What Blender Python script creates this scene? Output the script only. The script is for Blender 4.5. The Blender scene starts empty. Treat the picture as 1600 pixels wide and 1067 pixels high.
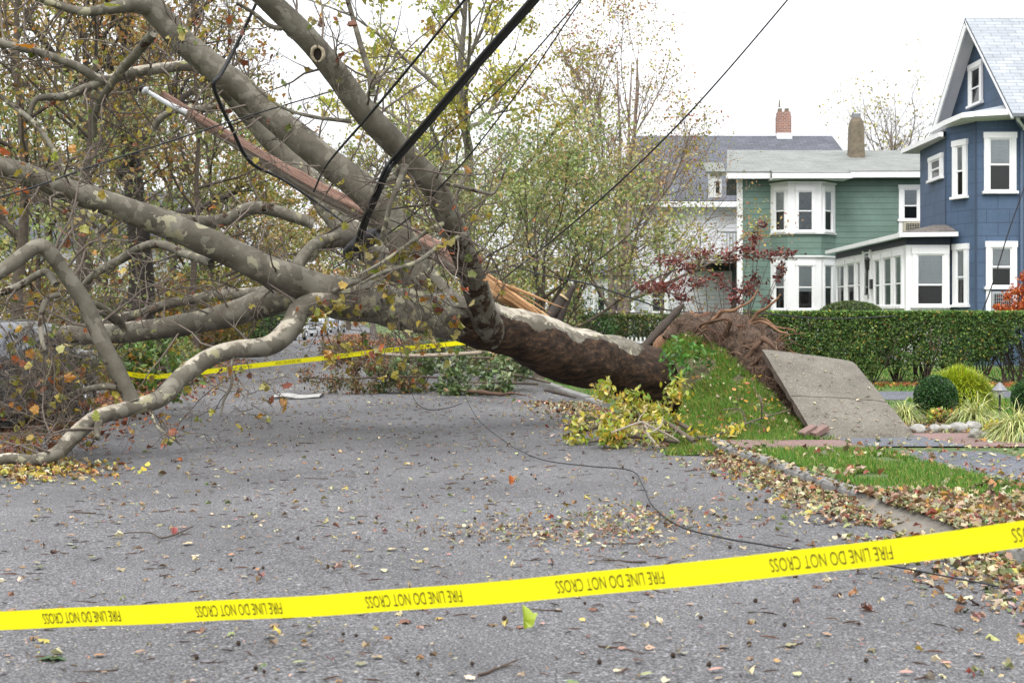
import bpy, math, random
import numpy as np
from mathutils import Vector

# ------------------------------------------------------------------ camera, world, sun
S = bpy.context.scene
COL = S.collection
EYE = 1.55            # eye height in metres
F = 2222.0            # focal length in photo pixels (50 mm on a 36 mm sensor)
CX, HY = 800.0, 487.0 # photo column of the axis, photo row of the horizon

cam_d = bpy.data.cameras.new('camera')
cam = bpy.data.objects.new('camera', cam_d)
COL.objects.link(cam)
cam.location = (0, 0, EYE)
cam.rotation_euler = (math.radians(90), 0, 0)
cam_d.lens = 50.0
cam_d.sensor_width = 36.0
cam_d.shift_y = -(533.5 - HY) / 1600.0
cam_d.clip_start = 0.05
cam_d.clip_end = 3000
cam_d.dof.use_dof = True
cam_d.dof.focus_distance = 17.0
cam_d.dof.aperture_fstop = 5.6
S.camera = cam

SUN_EL, SUN_AZ = math.radians(52), math.radians(200)
W = bpy.data.worlds.new('World')
S.world = W
W.use_nodes = True
wn, wl = W.node_tree.nodes, W.node_tree.links
sky = wn.new('ShaderNodeTexSky')
sky.sky_type = 'NISHITA'
sky.sun_disc = False
sky.sun_elevation = SUN_EL
sky.sun_rotation = SUN_AZ
sky.dust_density = 4.0
sky.air_density = 1.0
sky.ozone_density = 1.0
hs = wn.new('ShaderNodeHueSaturation')
hs.inputs['Saturation'].default_value = 0.12     # overcast: the clouds take the blue out
wl.new(sky.outputs[0], hs.inputs['Color'])
wmix = wn.new('ShaderNodeMixRGB')
wmix.inputs[0].default_value = 0.6
wmix.inputs[2].default_value = (9.0, 9.15, 9.5, 1)     # even cloud cover
wl.new(hs.outputs[0], wmix.inputs[1])
# an overcast sky is brightest overhead
wtc = wn.new('ShaderNodeTexCoord'); wsx = wn.new('ShaderNodeSeparateXYZ'); wl.new(wtc.outputs['Generated'], wsx.inputs[0])
wmr = wn.new('ShaderNodeMapRange'); wmr.inputs[1].default_value = 0.0; wmr.inputs[2].default_value = 1.0; wmr.inputs[3].default_value = 0.66; wmr.inputs[4].default_value = 1.75
wl.new(wsx.outputs['Z'], wmr.inputs[0])
wmu = wn.new('ShaderNodeMixRGB'); wmu.blend_type = 'MULTIPLY'; wmu.inputs[0].default_value = 1.0
wl.new(wmix.outputs[0], wmu.inputs[1]); wl.new(wmr.outputs[0], wmu.inputs[2])
wl.new(wmu.outputs[0], wn['Background'].inputs['Color'])
wn['Background'].inputs['Strength'].default_value = 0.15

sun_d = bpy.data.lights.new('sun', 'SUN')
sun_d.energy = 0.8
sun_d.angle = math.radians(20)
sun_d.color = (1.0, 0.97, 0.92)
sun = bpy.data.objects.new('sun', sun_d)
COL.objects.link(sun)
_sv = Vector((math.sin(SUN_AZ) * math.cos(SUN_EL), math.cos(SUN_AZ) * math.cos(SUN_EL), math.sin(SUN_EL)))
sun.rotation_euler = _sv.to_track_quat('Z', 'Y').to_euler()

S.view_settings.view_transform = 'Standard'
S.view_settings.look = 'None'
S.view_settings.exposure = 0.72
S.view_settings.gamma = 1.0
S.render.engine = 'CYCLES'
S.cycles.max_bounces = 6
S.cycles.transparent_max_bounces = 12

# ------------------------------------------------------------------ helpers
rng = np.random.default_rng(11)

def P(px, py, Y):
    return np.array([(px - CX) / F * Y, Y, EYE - (py - HY) / F * Y])

def drop(Y):
    t = np.clip((np.asarray(Y, float) - 40) / 110, 0, 1)
    return -0.9 * t * t * (3 - 2 * t)

def XR(Y): return 4.107 - 0.12 * np.asarray(Y, float)      # right kerb face
def XL(Y): return -4.40 - 0.12 * np.asarray(Y, float)      # left kerb face

_perm = np.random.default_rng(3).random(4096)
def vnoise(p, scale=1.0):
    p = np.asarray(p, float) * scale
    i = np.floor(p).astype(np.int64); f = p - i; f = f * f * (3 - 2 * f)
    r = 0
    for dx in (0, 1):
        for dy in (0, 1):
            for dz in (0, 1):
                h = ((i[..., 0] + dx) * 73856093 ^ (i[..., 1] + dy) * 19349663 ^ (i[..., 2] + dz) * 83492791) & 4095
                w = (f[..., 0] if dx else 1 - f[..., 0]) * (f[..., 1] if dy else 1 - f[..., 1]) * (f[..., 2] if dz else 1 - f[..., 2])
                r = r + w * _perm[h]
    return r * 2 - 1

def norm(v):
    v = np.asarray(v, float)
    return v / np.maximum(np.linalg.norm(v, axis=-1, keepdims=True), 1e-9)

class MB:
    def __init__(s):
        s.v, s.f, s.c, s.uv, s.m, s.n = [], [], [], [], [], 0
        s.hasuv = False
    def add(s, v, f, col=(1, 1, 1), uv=None, mat=0):
        v = np.asarray(v, float).reshape(-1, 3); f = np.asarray(f, np.int64)
        if f.ndim == 1: f = f[None]
        c = np.asarray(col, float)
        if c.ndim == 1: c = np.broadcast_to(c, (len(v), 3))
        s.v.append(v); s.c.append(c); s.f.append(f + s.n); s.m.append(np.full(len(f), mat))
        if uv is not None: s.hasuv = True; s.uv.append(np.asarray(uv, float).reshape(-1, 2))
        else: s.uv.append(np.zeros((f.size, 2)))
        s.n += len(v)
        return s
    def quad(s, a, b, c, d, uv=None, col=(1, 1, 1), mat=0):
        return s.add([a, b, c, d], [[0, 1, 2, 3]], col, uv, mat)
    def box(s, c, size, u=(1, 0, 0), n=None, col=(1, 1, 1), mat=0):
        u = norm(np.array([u[0], u[1], u[2] if len(u) > 2 else 0.0])); 
        w = np.array([0, 0, 1.0]) if n is None else norm(n)
        v = np.cross(w, u)
        a, b, d = size[0] / 2, size[1] / 2, size[2] / 2
        pts = [np.asarray(c) + x * a * u + y * b * v + z * d * w for z in (-1, 1) for y in (-1, 1) for x in (-1, 1)]
        return s.add(pts, [[0, 2, 3, 1], [4, 5, 7, 6], [0, 1, 5, 4], [2, 6, 7, 3], [0, 4, 6, 2], [1, 3, 7, 5]], col, None, mat)
    def tubes(s, Pt, R, sides=5, col=(1, 1, 1), bump=0.0, bscale=3.0, cap=True):
        Pt = np.asarray(Pt, float); R = np.asarray(R, float)
        if Pt.ndim == 2: Pt = Pt[None]; R = R[None]
        M, N, _ = Pt.shape
        T = norm(np.gradient(Pt, axis=1))
        mean = np.abs(T.mean(axis=1)); ref = np.zeros((M, 3)); ref[np.arange(M), mean.argmin(axis=1)] = 1
        n1 = norm(np.cross(T, ref[:, None, :])); n2 = np.cross(T, n1)
        a = np.linspace(0, 2 * np.pi, sides, endpoint=False)
        off = np.cos(a)[:, None] * n1[:, :, None, :] + np.sin(a)[:, None] * n2[:, :, None, :]
        rr = R[:, :, None, None]
        if bump:
            q = Pt[:, :, None, :] + off * rr
            rr = rr * (1 + bump * vnoise(q, bscale) + bump * .6 * vnoise(q + 9.3, bscale * 2.7))[..., None]
        V = (Pt[:, :, None, :] + off * rr).reshape(-1, 3)
        b = (np.arange(M) * N * sides)[:, None, None] + (np.arange(N - 1) * sides)[None, :, None]
        k = np.arange(sides); k2 = (k + 1) % sides
        Fq = np.stack([b + k, b + k2, b + sides + k2, b + sides + k], axis=-1).reshape(-1, 4)
        c = np.asarray(col, float)
        if c.ndim == 3: c = np.repeat(c[:, :, None, :], sides, axis=2).reshape(-1, 3)
        s.add(V, Fq, c)
        if cap:
            for e in (0, N - 1):
                ids = np.arange(M)[:, None] * N * sides + e * sides + k[None]
                s.f.append(ids + s.n - len(V)); s.m.append(np.zeros(M, int)); s.uv.append(np.zeros((ids.size, 2)))
        return s
    def build(s, name, mats, parent=None, smooth=False, local=False):
        me = bpy.data.meshes.new(name)
        V = np.concatenate(s.v); 
        if parent is not None and not local:
            V = V - np.array(wloc(parent))
        loops = np.concatenate([f.ravel() for f in s.f])
        tot = np.concatenate([np.full(len(f), f.shape[1]) for f in s.f])
        st = np.concatenate([[0], np.cumsum(tot)[:-1]])
        me.vertices.add(len(V)); me.vertices.foreach_set('co', V.astype(np.float32).ravel())
        me.loops.add(len(loops)); me.loops.foreach_set('vertex_index', loops.astype(np.int32))
        me.polygons.add(len(tot)); me.polygons.foreach_set('loop_start', st.astype(np.int32))
        C = np.concatenate(s.c); C4 = np.ones((len(C), 4), np.float32); C4[:, :3] = C
        at = me.color_attributes.new('Col', 'FLOAT_COLOR', 'POINT'); at.data.foreach_set('color', C4.ravel())
        if s.hasuv:
            ul = me.uv_layers.new(name='UVMap'); ul.data.foreach_set('uv', np.concatenate(s.uv).astype(np.float32).ravel())
        if not isinstance(mats, (list, tuple)): mats = [mats]
        for m in mats: me.materials.append(m)
        me.polygons.foreach_set('material_index', np.concatenate(s.m).astype(np.int32))
        me.polygons.foreach_set('use_smooth', np.full(len(tot), smooth))
        me.update(calc_edges=True); me.validate()
        o = bpy.data.objects.new(name, me); COL.objects.link(o)
        if parent is not None: o.parent = parent
        return o

def wloc(o):
    l = np.zeros(3)
    while o is not None: l += np.array(o.location); o = o.parent
    return l

def tag(o, label=None, cat=None, group=None, kind=None):
    if label: o['label'] = label
    if cat: o['category'] = cat
    if group: o['group'] = group
    if kind: o['kind'] = kind
    return o
def thing(name, label, cat, loc=(0, 0, 0), group=None):
    o = bpy.data.objects.new(name, None); COL.objects.link(o)
    o.location = [float(x) for x in loc]; o.empty_display_size = 0.2
    return tag(o, label, cat, group)
def copy_tree(o, parent=None):
    c = o.copy(); COL.objects.link(c); c.parent = parent
    for ch in list(o.children): copy_tree(ch, c)
    return c

def spline(ctrl, n):
    """Catmull-Rom through rows of numbers, n samples per span"""
    c = np.asarray(ctrl, float); c = np.vstack([2 * c[0] - c[1], c, 2 * c[-1] - c[-2]])
    out = []
    t = np.linspace(0, 1, n, endpoint=False)[:, None]
    for i in range(1, len(c) - 2):
        p0, p1, p2, p3 = c[i - 1], c[i], c[i + 1], c[i + 2]
        out.append(.5 * (2 * p1 + (p2 - p0) * t + (2 * p0 - 5 * p1 + 4 * p2 - p3) * t ** 2 + (3 * p1 - p0 - 3 * p2 + p3) * t ** 3))
    out.append(c[-2][None])
    return np.vstack(out)
def pxline(ctrl, n=6):
    """rows (photo x, photo y, depth, radius in photo px) -> world points and radii in metres"""
    c = [list(P(a, b, Y)) + [r * Y / F] for a, b, Y, r in ctrl]
    q = spline(c, n)
    return q[:, :3], np.maximum(q[:, 3], .001)

def rand_rot(n, r=rng, flat=0.0):
    """random rotation matrices; flat>0 keeps leaves near level"""
    if flat:
        a = r.uniform(0, 2 * np.pi, n); t = r.normal(0, flat, n); b = r.normal(0, flat, n)
        ca, sa = np.cos(a), np.sin(a); Z = np.zeros(n); O = np.ones(n)
        Rz = np.stack([ca, -sa, Z, sa, ca, Z, Z, Z, O], -1).reshape(n, 3, 3)
        Rx = np.stack([O, Z, Z, Z, np.cos(t), -np.sin(t), Z, np.sin(t), np.cos(t)], -1).reshape(n, 3, 3)
        Ry = np.stack([np.cos(b), Z, np.sin(b), Z, O, Z, -np.sin(b), Z, np.cos(b)], -1).reshape(n, 3, 3)
        return Rz @ Rx @ Ry
    q = norm(r.normal(size=(n, 4))); w, x, y, z = q.T
    return np.stack([1 - 2 * (y * y + z * z), 2 * (x * y - z * w), 2 * (x * z + y * w), 2 * (x * y + z * w), 1 - 2 * (x * x + z * z),
                     2 * (y * z - x * w), 2 * (x * z - y * w), 2 * (y * z + x * w), 1 - 2 * (x * x + y * y)], -1).reshape(n, 3, 3)

# leaf outlines: (verts, faces); length about 1
OVAL = (np.array([[0, 0, 0], [.3, .45, .06], [0, 1, 0], [-.3, .45, .06]]) - [0, .5, 0], np.array([[0, 1, 2, 3]]))
LEAF6 = (np.array([[0, -.5, 0], [.24, -.15, .05], [.2, .22, .05], [0, .55, -.03], [-.2, .22, .05], [-.24, -.15, .05]]), np.array([[0, 1, 2, 3], [0, 3, 4, 5]]))
def _lobed():
    out = [(0, -.40), (.14, -.38), (.38, -.36), (.39, -.14), (.54, .10), (.36, .15), (.27, .33), (0, .60), (-.27, .33), (-.36, .15), (-.54, .10), (-.39, -.14), (-.38, -.36), (-.14, -.38)]
    v = [[0, -.02, 0]] + [[x, y, .10 * (x * x) - .12 * (y - .1) ** 2 + .03 * ((i % 2) * 2 - 1)] for i, (x, y) in enumerate(out)]
    n = len(out)
    return np.array(v), np.array([[0, 1 + i, 1 + (i + 1) % n] for i in range(n)])
LOBED = _lobed()
BLADE = (np.array([[-.5, 0, 0], [.5, 0, 0], [0, .35, 1.0]]), np.array([[0, 1, 2]]))

def _lobe_kind(fold, crumple, sx, seed):
    v, f = LOBED; v = v.copy(); r = np.random.default_rng(seed)
    v[:, 2] = np.abs(v[:, 0]) * fold + v[:, 2] + r.normal(0, crumple, len(v)); v[:, 0] *= sx
    return v, f
LOBES = [LOBED, _lobe_kind(.9, .05, .62, 1), _lobe_kind(-.5, .09, .8, 2), _lobe_kind(.4, .13, .55, 3), _lobe_kind(0, .06, .9, 4)]
def scatter(mb, tmpl, pos, R, scale, cols):
    if tmpl is LOBED and len(pos) > 20:
        sc = np.asarray(scale, float); sc = np.broadcast_to(sc, (len(pos),)); w = np.arange(len(pos)) % len(LOBES)
        for k, tm in enumerate(LOBES): m = w == k; scatter(mb, (tm[0], tm[1]), pos[m], R[m], sc[m], cols[m])
        m = np.random.default_rng(len(pos))
        return
    tv, tf = tmpl; n = len(pos)
    if n == 0: return
    sc = np.asarray(scale, float)
    sc = np.broadcast_to(sc, (n,)) if sc.ndim < 2 else sc
    loc = tv[None] * (sc[:, None, None] if sc.ndim == 1 else sc[:, None, :])
    V = np.einsum('nij,nkj->nki', R, loc) + np.asarray(pos)[:, None, :]
    Fc = (np.arange(n) * len(tv))[:, None, None] + tf[None]
    mb.add(V.reshape(-1, 3), Fc.reshape(-1, tf.shape[1]), np.repeat(cols, len(tv), axis=0))

def lin(c):
    c = np.asarray(c, float) / 255
    return np.where(c <= .04045, c / 12.92, ((c + .055) / 1.055) ** 2.4)
def palette(n, cols, r=rng, jit=.18, k=1.0):
    """n leaf colours picked from weighted rows (weight, r, g, b in 0-255 albedo)"""
    cols = np.asarray(cols, float); w = cols[:, 0] / cols[:, 0].sum()
    i = r.choice(len(cols), n, p=w)
    return np.clip(lin(cols[i, 1:]) * k * np.exp(r.normal(0, jit, (n, 1))) * np.exp(r.normal(0, jit * .35, (n, 3))), .004, .9)

# ------------------------------------------------------------------ materials
def _new(name):
    m = bpy.data.materials.new(name); m.use_nodes = True
    return m, m.node_tree.nodes, m.node_tree.links, m.node_tree.nodes['Principled BSDF']
def c4(c): return (c[0], c[1], c[2], 1)
def _noise(n, l, scale, detail=6, rough=.6, vec=None, dist=0):
    t = n.new('ShaderNodeTexNoise'); t.inputs['Scale'].default_value = scale; t.inputs['Detail'].default_value = detail
    t.inputs['Roughness'].default_value = rough; t.inputs['Distortion'].default_value = dist
    if vec is not None: l.new(vec, t.inputs['Vector'])
    return t
def _ramp(n, l, src, stops, interp='LINEAR'):
    r = n.new('ShaderNodeValToRGB'); r.color_ramp.interpolation = interp
    e = r.color_ramp.elements
    while len(e) < len(stops): e.new(.5)
    for k, (p, c) in enumerate(stops):
        e[k].position = p; e[k].color = c4(c) if hasattr(c, '__len__') else (c, c, c, 1)
    l.new(src, r.inputs[0]); return r
def _mix(n, l, fac, a, b, mode='MIX'):
    m = n.new('ShaderNodeMixRGB'); m.blend_type = mode
    for s, i in ((fac, 0), (a, 1), (b, 2)):
        if hasattr(s, 'is_output'): l.new(s, m.inputs[i])
        elif hasattr(s, '__len__'): m.inputs[i].default_value = c4(s)
        else: m.inputs[i].default_value = s
    return m.outputs[0]
def _bump(n, l, b, h, strength, dist=.01):
    u = n.new('ShaderNodeBump'); u.inputs['Strength'].default_value = strength; u.inputs['Distance'].default_value = dist
    l.new(h, u.inputs['Height']); l.new(u.outputs[0], b.inputs['Normal'])
def coords(n, kind='Object'):
    return n.new('ShaderNodeTexCoord').outputs[kind]

def plain(name, a, b=None, scale=8, rough=.6, bump=0, metal=0, spec=.4, bdist=.01):
    m, n, l, p = _new(name)
    b = b if b is not None else tuple(x * .75 for x in a)
    t = _noise(n, l, scale, 8, .65, coords(n))
    l.new(_ramp(n, l, t.outputs[0], [(.32, b), (.68, a)]).outputs[0], p.inputs['Base Color'])
    p.inputs['Roughness'].default_value = rough; p.inputs['Metallic'].default_value = metal
    p.inputs['Specular IOR Level'].default_value = spec
    if bump: _bump(n, l, p, t.outputs[0], bump, bdist)
    return m
def leafmat(name, rough=.55, trans=.3):
    m, n, l, p = _new(name)
    a = n.new('ShaderNodeAttribute'); a.attribute_name = 'Col'
    l.new(a.outputs['Color'], p.inputs['Base Color'])
    p.inputs['Roughness'].default_value = rough; p.inputs['Specular IOR Level'].default_value = .5
    tr = n.new('ShaderNodeBsdfTranslucent'); l.new(a.outputs['Color'], tr.inputs[0])
    mx = n.new('ShaderNodeMixShader'); mx.inputs[0].default_value = trans
    l.new(p.outputs[0], mx.inputs[1]); l.new(tr.outputs[0], mx.inputs[2])
    l.new(mx.outputs[0], n['Material Output'].inputs['Surface'])
    return m
def attrmat(name, rough=.8, nscale=20, amt=.35, bump=.3):
    m, n, l, p = _new(name)
    a = n.new('ShaderNodeAttribute'); a.attribute_name = 'Col'
    t = _noise(n, l, nscale, 8, .7, coords(n))
    r = _ramp(n, l, t.outputs[0], [(.3, 1 - amt), (.7, 1 + amt * .5)])
    l.new(_mix(n, l, 1.0, a.outputs['Color'], r.outputs[0], 'MULTIPLY'), p.inputs['Base Color'])
    p.inputs['Roughness'].default_value = rough; p.inputs['Specular IOR Level'].default_value = .25
    if bump: _bump(n, l, p, t.outputs[0], bump, .02)
    return m
def courses(name, a, b, mortar, bw, rh, ms, rough=.6, off=.5, bump=.4, dirt=.2, spec=.3):
    """rows of boards, shingles or bricks from the wall's own UV in metres"""
    m, n, l, p = _new(name)
    uv = coords(n, 'UV')
    br = n.new('ShaderNodeTexBrick'); l.new(uv, br.inputs['Vector'])
    br.offset = off; br.inputs['Scale'].default_value = 1
    br.inputs['Color1'].default_value = c4(a); br.inputs['Color2'].default_value = c4(b); br.inputs['Mortar'].default_value = c4(mortar)
    br.inputs['Mortar Size'].default_value = ms; br.inputs['Mortar Smooth'].default_value = .1
    br.inputs['Brick Width'].default_value = bw; br.inputs['Row Height'].default_value = rh; br.inputs['Bias'].default_value = 0
    t = _noise(n, l, 1.3, 8, .7, uv)
    g = _noise(n, l, 22, 4, .6, uv)
    dr = _ramp(n, l, t.outputs[0], [(.3, 1 - dirt), (.65, 1 + dirt * .25)])
    gr = _ramp(n, l, g.outputs[0], [(.3, .88), (.7, 1.06)])
    c = _mix(n, l, 1.0, br.outputs['Color'], dr.outputs[0], 'MULTIPLY')
    l.new(_mix(n, l, 1.0, c, gr.outputs[0], 'MULTIPLY'), p.inputs['Base Color'])
    p.inputs['Roughness'].default_value = rough; p.inputs['Specular IOR Level'].default_value = spec
    inv = n.new('ShaderNodeMath'); inv.operation = 'SUBTRACT'; inv.inputs[0].default_value = 1; l.new(br.outputs['Fac'], inv.inputs[1])
    _bump(n, l, p, inv.outputs[0], bump, .02)
    return m

def m_asphalt(name, base=(.089, .0875, .0900), patch=.30):
    m, n, l, p = _new(name); co = coords(n)
    big = _noise(n, l, .35, 5, .6, co)
    fine = _noise(n, l, 80, 4, .8, co)
    v = n.new('ShaderNodeTexVoronoi'); v.inputs['Scale'].default_value = 60; l.new(co, v.inputs['Vector'])
    g = _ramp(n, l, fine.outputs[0], [(.36, tuple(x * .16 for x in base)), (.5, base), (.62, tuple(x * 2.7 for x in base))])
    st = _ramp(n, l, v.outputs['Color'], [(.0, .62), (.55, 1.0), (.80, 1.05), (.92, 1.9)])
    c = _mix(n, l, 1.0, g.outputs[0], st.outputs[0], 'MULTIPLY')
    bg = _ramp(n, l, big.outputs[0], [(.3, 1 - patch), (.7, 1 + patch)])
    c = _mix(n, l, 1.0, c, bg.outputs[0], 'MULTIPLY')
    mid = _noise(n, l, 4.0, 7, .75, co)
    sp = _ramp(n, l, mid.outputs[0], [(.62, 0.0), (.72, .5)])
    c = _mix(n, l, sp.outputs[0], c, (.115, .085, .06))
    l.new(c, p.inputs['Base Color'])
    p.inputs['Roughness'].default_value = .8; p.inputs['Specular IOR Level'].default_value = .3
    _bump(n, l, p, fine.outputs[0], .5, .006)
    return m

def m_plane_bark(name='plane_tree_bark'):
    m, n, l, p = _new(name); co = coords(n)
    ds = _noise(n, l, 5, 4, .6, co)
    ad = n.new('ShaderNodeVectorMath'); ad.operation = 'MULTIPLY_ADD'
    l.new(ds.outputs['Color'], ad.inputs[0]); ad.inputs[1].default_value = (.30, .30, .30); l.new(co, ad.inputs[2])
    v = n.new('ShaderNodeTexVoronoi'); v.inputs['Scale'].default_value = 9; l.new(ad.outputs[0], v.inputs['Vector'])
    v2 = n.new('ShaderNodeTexVoronoi'); v2.inputs['Scale'].default_value = 24; l.new(ad.outputs[0], v2.inputs['Vector'])
    where = _noise(n, l, 1.1, 3, .5, co)
    sep = n.new('ShaderNodeSeparateColor'); l.new(v.outputs['Color'], sep.inputs[0])
    sep2 = n.new('ShaderNodeSeparateColor'); l.new(v2.outputs['Color'], sep2.inputs[0])
    base = _noise(n, l, 3.2, 8, .65, co)
    c = _ramp(n, l, base.outputs[0], [(.3, (.062, .054, .040)), (.5, (.108, .096, .073)), (.7, (.165, .150, .118))]).outputs[0]
    gr = _ramp(n, l, sep.outputs[1], [(.0, 0), (.72, 0), (.73, .40)], 'CONSTANT')
    c = _mix(n, l, gr.outputs[0], c, (.24, .225, .18))
    th = n.new('ShaderNodeMath'); th.operation = 'MULTIPLY_ADD'; l.new(where.outputs[0], th.inputs[0]); th.inputs[1].default_value = .9; l.new(sep.outputs[0], th.inputs[2])
    at = n.new('ShaderNodeAttribute'); at.attribute_name = 'Col'
    sa = n.new('ShaderNodeSeparateColor'); l.new(at.outputs['Color'], sa.inputs[0])
    def less(o):
        k = n.new('ShaderNodeMath'); k.operation = 'MULTIPLY_ADD'; l.new(sa.outputs[2], k.inputs[0]); k.inputs[1].default_value = -.4; l.new(o, k.inputs[2]); return k
    th = less(th.outputs[0])
    a1 = n.new('ShaderNodeMath'); a1.operation = 'GREATER_THAN'; a1.inputs[1].default_value = 1.36; l.new(th.outputs[0], a1.inputs[0])
    pale = _mix(n, l, sep.outputs[2], (.235, .215, .125), (.31, .29, .21))
    c = _mix(n, l, a1.outputs[0], c, pale)
    th2 = n.new('ShaderNodeMath'); th2.operation = 'MULTIPLY_ADD'; l.new(where.outputs[0], th2.inputs[0]); th2.inputs[1].default_value = .7; l.new(sep2.outputs[0], th2.inputs[2])
    th2 = less(th2.outputs[0])
    a2 = n.new('ShaderNodeMath'); a2.operation = 'GREATER_THAN'; a2.inputs[1].default_value = 1.31; l.new(th2.outputs[0], a2.inputs[0])
    c = _mix(n, l, a2.outputs[0], c, (.26, .24, .165))
    # Col.r = share of old dark fibrous bark (painted shade too on limb A), Col.g = share of pale stripped wood (painted top light too on limb D), Col.b = smooth bark with few flakes
    fm = n.new('ShaderNodeMapping'); fm.inputs['Scale'].default_value = (.22, 1.1, .9); l.new(co, fm.inputs[0])
    fb = _noise(n, l, 17, 10, .82, fm.outputs[0]); edge = _noise(n, l, 6, 7, .7, co)
    dk = _ramp(n, l, fb.outputs[0], [(.38, (.007, .0045, .003)), (.49, (.028, .017, .011)), (.60, (.080, .045, .024)), (.70, (.20, .115, .052))]).outputs[0]
    pw = _ramp(n, l, edge.outputs[0], [(.36, (.07, .05, .036)), (.44, (.20, .17, .13)), (.52, (.32, .285, .225)), (.7, (.43, .395, .32))]).outputs[0]
    def masked(src, c, other):
        a = n.new('ShaderNodeMath'); a.operation = 'ADD'; l.new(src, a.inputs[0]); l.new(edge.outputs[0], a.inputs[1])
        r = _ramp(n, l, a.outputs[0], [(.97, 0), (1.01, 1)])
        return _mix(n, l, r.outputs[0], c, other), r.outputs[0]
    c, _ = masked(sa.outputs[1], c, pw)
    c, dm = masked(sa.outputs[0], c, dk)
    l.new(c, p.inputs['Base Color'])
    p.inputs['Roughness'].default_value = .8; p.inputs['Specular IOR Level'].default_value = .25
    hb = _mix(n, l, dm, _mix(n, l, .75, base.outputs[0], sep.outputs[0]), fb.outputs[0])
    _bump(n, l, p, hb, .7, .02)
    return m

def m_wood(name):
    """split pole wood: long reddish fibres, grey weathered streaks; Col.r = fresh pale wood"""
    m, n, l, p = _new(name); co = coords(n, 'UV')
    mp = n.new('ShaderNodeMapping'); mp.inputs['Scale'].default_value = (1.2, 26, 1); l.new(co, mp.inputs[0])
    t = _noise(n, l, 1.6, 8, .7, mp.outputs[0])
    a = _ramp(n, l, t.outputs[0], [(.3, (.06, .036, .028)), (.43, (.185, .100, .072)), (.58, (.29, .172, .125)), (.74, (.41, .31, .25))]).outputs[0]
    b = _ramp(n, l, t.outputs[0], [(.3, (.10, .08, .065)), (.5, (.24, .20, .165)), (.7, (.34, .30, .26))]).outputs[0]
    f = _ramp(n, l, t.outputs[0], [(.3, (.28, .13, .045)), (.5, (.55, .32, .14)), (.7, (.68, .46, .24))]).outputs[0]
    at = n.new('ShaderNodeAttribute'); at.attribute_name = 'Col'
    sa = n.new('ShaderNodeSeparateColor'); l.new(at.outputs['Color'], sa.inputs[0])
    c = _mix(n, l, sa.outputs[1], a, b); c = _mix(n, l, sa.outputs[0], c, f)
    l.new(c, p.inputs['Base Color']); p.inputs['Roughness'].default_value = .75
    _bump(n, l, p, t.outputs[0], .8, .02)
    return m

def m_glass():
    m, n, l, p = _new('window_glass')
    tr = n.new('ShaderNodeBsdfTransparent'); tr.inputs[0].default_value = (.86, .89, .9, 1)
    gl = n.new('ShaderNodeBsdfGlossy'); gl.inputs['Roughness'].default_value = .03
    fr = n.new('ShaderNodeFresnel'); fr.inputs[0].default_value = 1.6
    w = _noise(n, l, .8, 2, .5, coords(n)); bu = n.new('ShaderNodeBump'); bu.inputs['Strength'].default_value = .08
    l.new(w.outputs[0], bu.inputs['Height']); l.new(bu.outputs[0], gl.inputs['Normal'])
    mx = n.new('ShaderNodeMixShader'); l.new(fr.outputs[0], mx.inputs[0]); l.new(tr.outputs[0], mx.inputs[1]); l.new(gl.outputs[0], mx.inputs[2])
    l.new(mx.outputs[0], n['Material Output'].inputs['Surface'])
    return m
def m_paint(name, c, rough=.25, coat=.6, metal=.0):
    m, n, l, p = _new(name)
    t = _noise(n, l, 9, 5, .6, coords(n)); r = _ramp(n, l, t.outputs[0], [(.3, tuple(x * .85 for x in c)), (.7, c)])
    l.new(r.outputs[0], p.inputs['Base Color']); p.inputs['Roughness'].default_value = rough
    p.inputs['Coat Weight'].default_value = coat; p.inputs['Metallic'].default_value = metal
    return m

LEAF = leafmat('leaf', .38)
LITTER = leafmat('dry_leaf', .7, .1)
MATTE = leafmat('hedge_leaf', .75, .25)
GRASS = leafmat('grass_blade', .6, .25)
BARK = m_plane_bark()
TWIG = attrmat('twig_bark', .85, 30, .35, .3)
POLE = m_wood('split_pole_wood')
ASPH = m_asphalt('road_asphalt')
ASPH2 = m_asphalt('path_asphalt', (.082, .086, .098), .25)
CONC = plain('aged_concrete', (.175, .16, .135), (.115, .103, .085), 7, .85, .5, bdist=.004)
CONC2 = plain('kerb_stone', (.245, .24, .225), (.13, .125, .12), 11, .85, .5)
SOIL = plain('root_soil', (.125, .082, .055), (.030, .019, .013), 9, .95, 1.0, bdist=.06)
EARTH = plain('ground_earth', (.10, .085, .05), (.05, .045, .03), 3, .95, .5)
TURF = plain('lawn_turf', (.085, .13, .032), (.05, .075, .022), 5, .95, .8, bdist=.03)
WHITE = plain('white_paint', (.80, .80, .80), (.72, .72, .72), 2, .5)
DARK = plain('dark_room', (.035, .032, .030), (.015, .014, .013), 1.2, .8)
BLIND = courses('window_blind', (.66, .68, .69), (.62, .64, .66), (.52, .54, .56), 60, .05, .006, .6, bump=.2, dirt=.1)
CURTAIN = plain('lace_curtain', (.46, .47, .48), (.33, .34, .36), 6, .8)
GLASS = m_glass()
BLUE = courses('blue_shingle_siding', (.074, .115, .185), (.067, .106, .172), (.042, .064, .104), .62, .36, .009, .65, dirt=.18)
GREEN = courses('green_clapboard', (.160, .240, .202), (.146, .221, .186), (.085, .128, .107), 30, .215, .012, .7, dirt=.22)
WCLAP = courses('white_clapboard', (.74, .75, .78), (.70, .71, .74), (.42, .43, .46), 30, .19, .012, .6, dirt=.12)
ROOFB = courses('pale_blue_shingles', (.345, .365, .39), (.285, .305, .33), (.17, .185, .20), .5, .17, .010, .9, dirt=.2)
ROOFG = courses('grey_green_shingles', (.225, .237, .222), (.19, .20, .187), (.13, .138, .13), .45, .2, .008, .9, dirt=.25)
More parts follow.
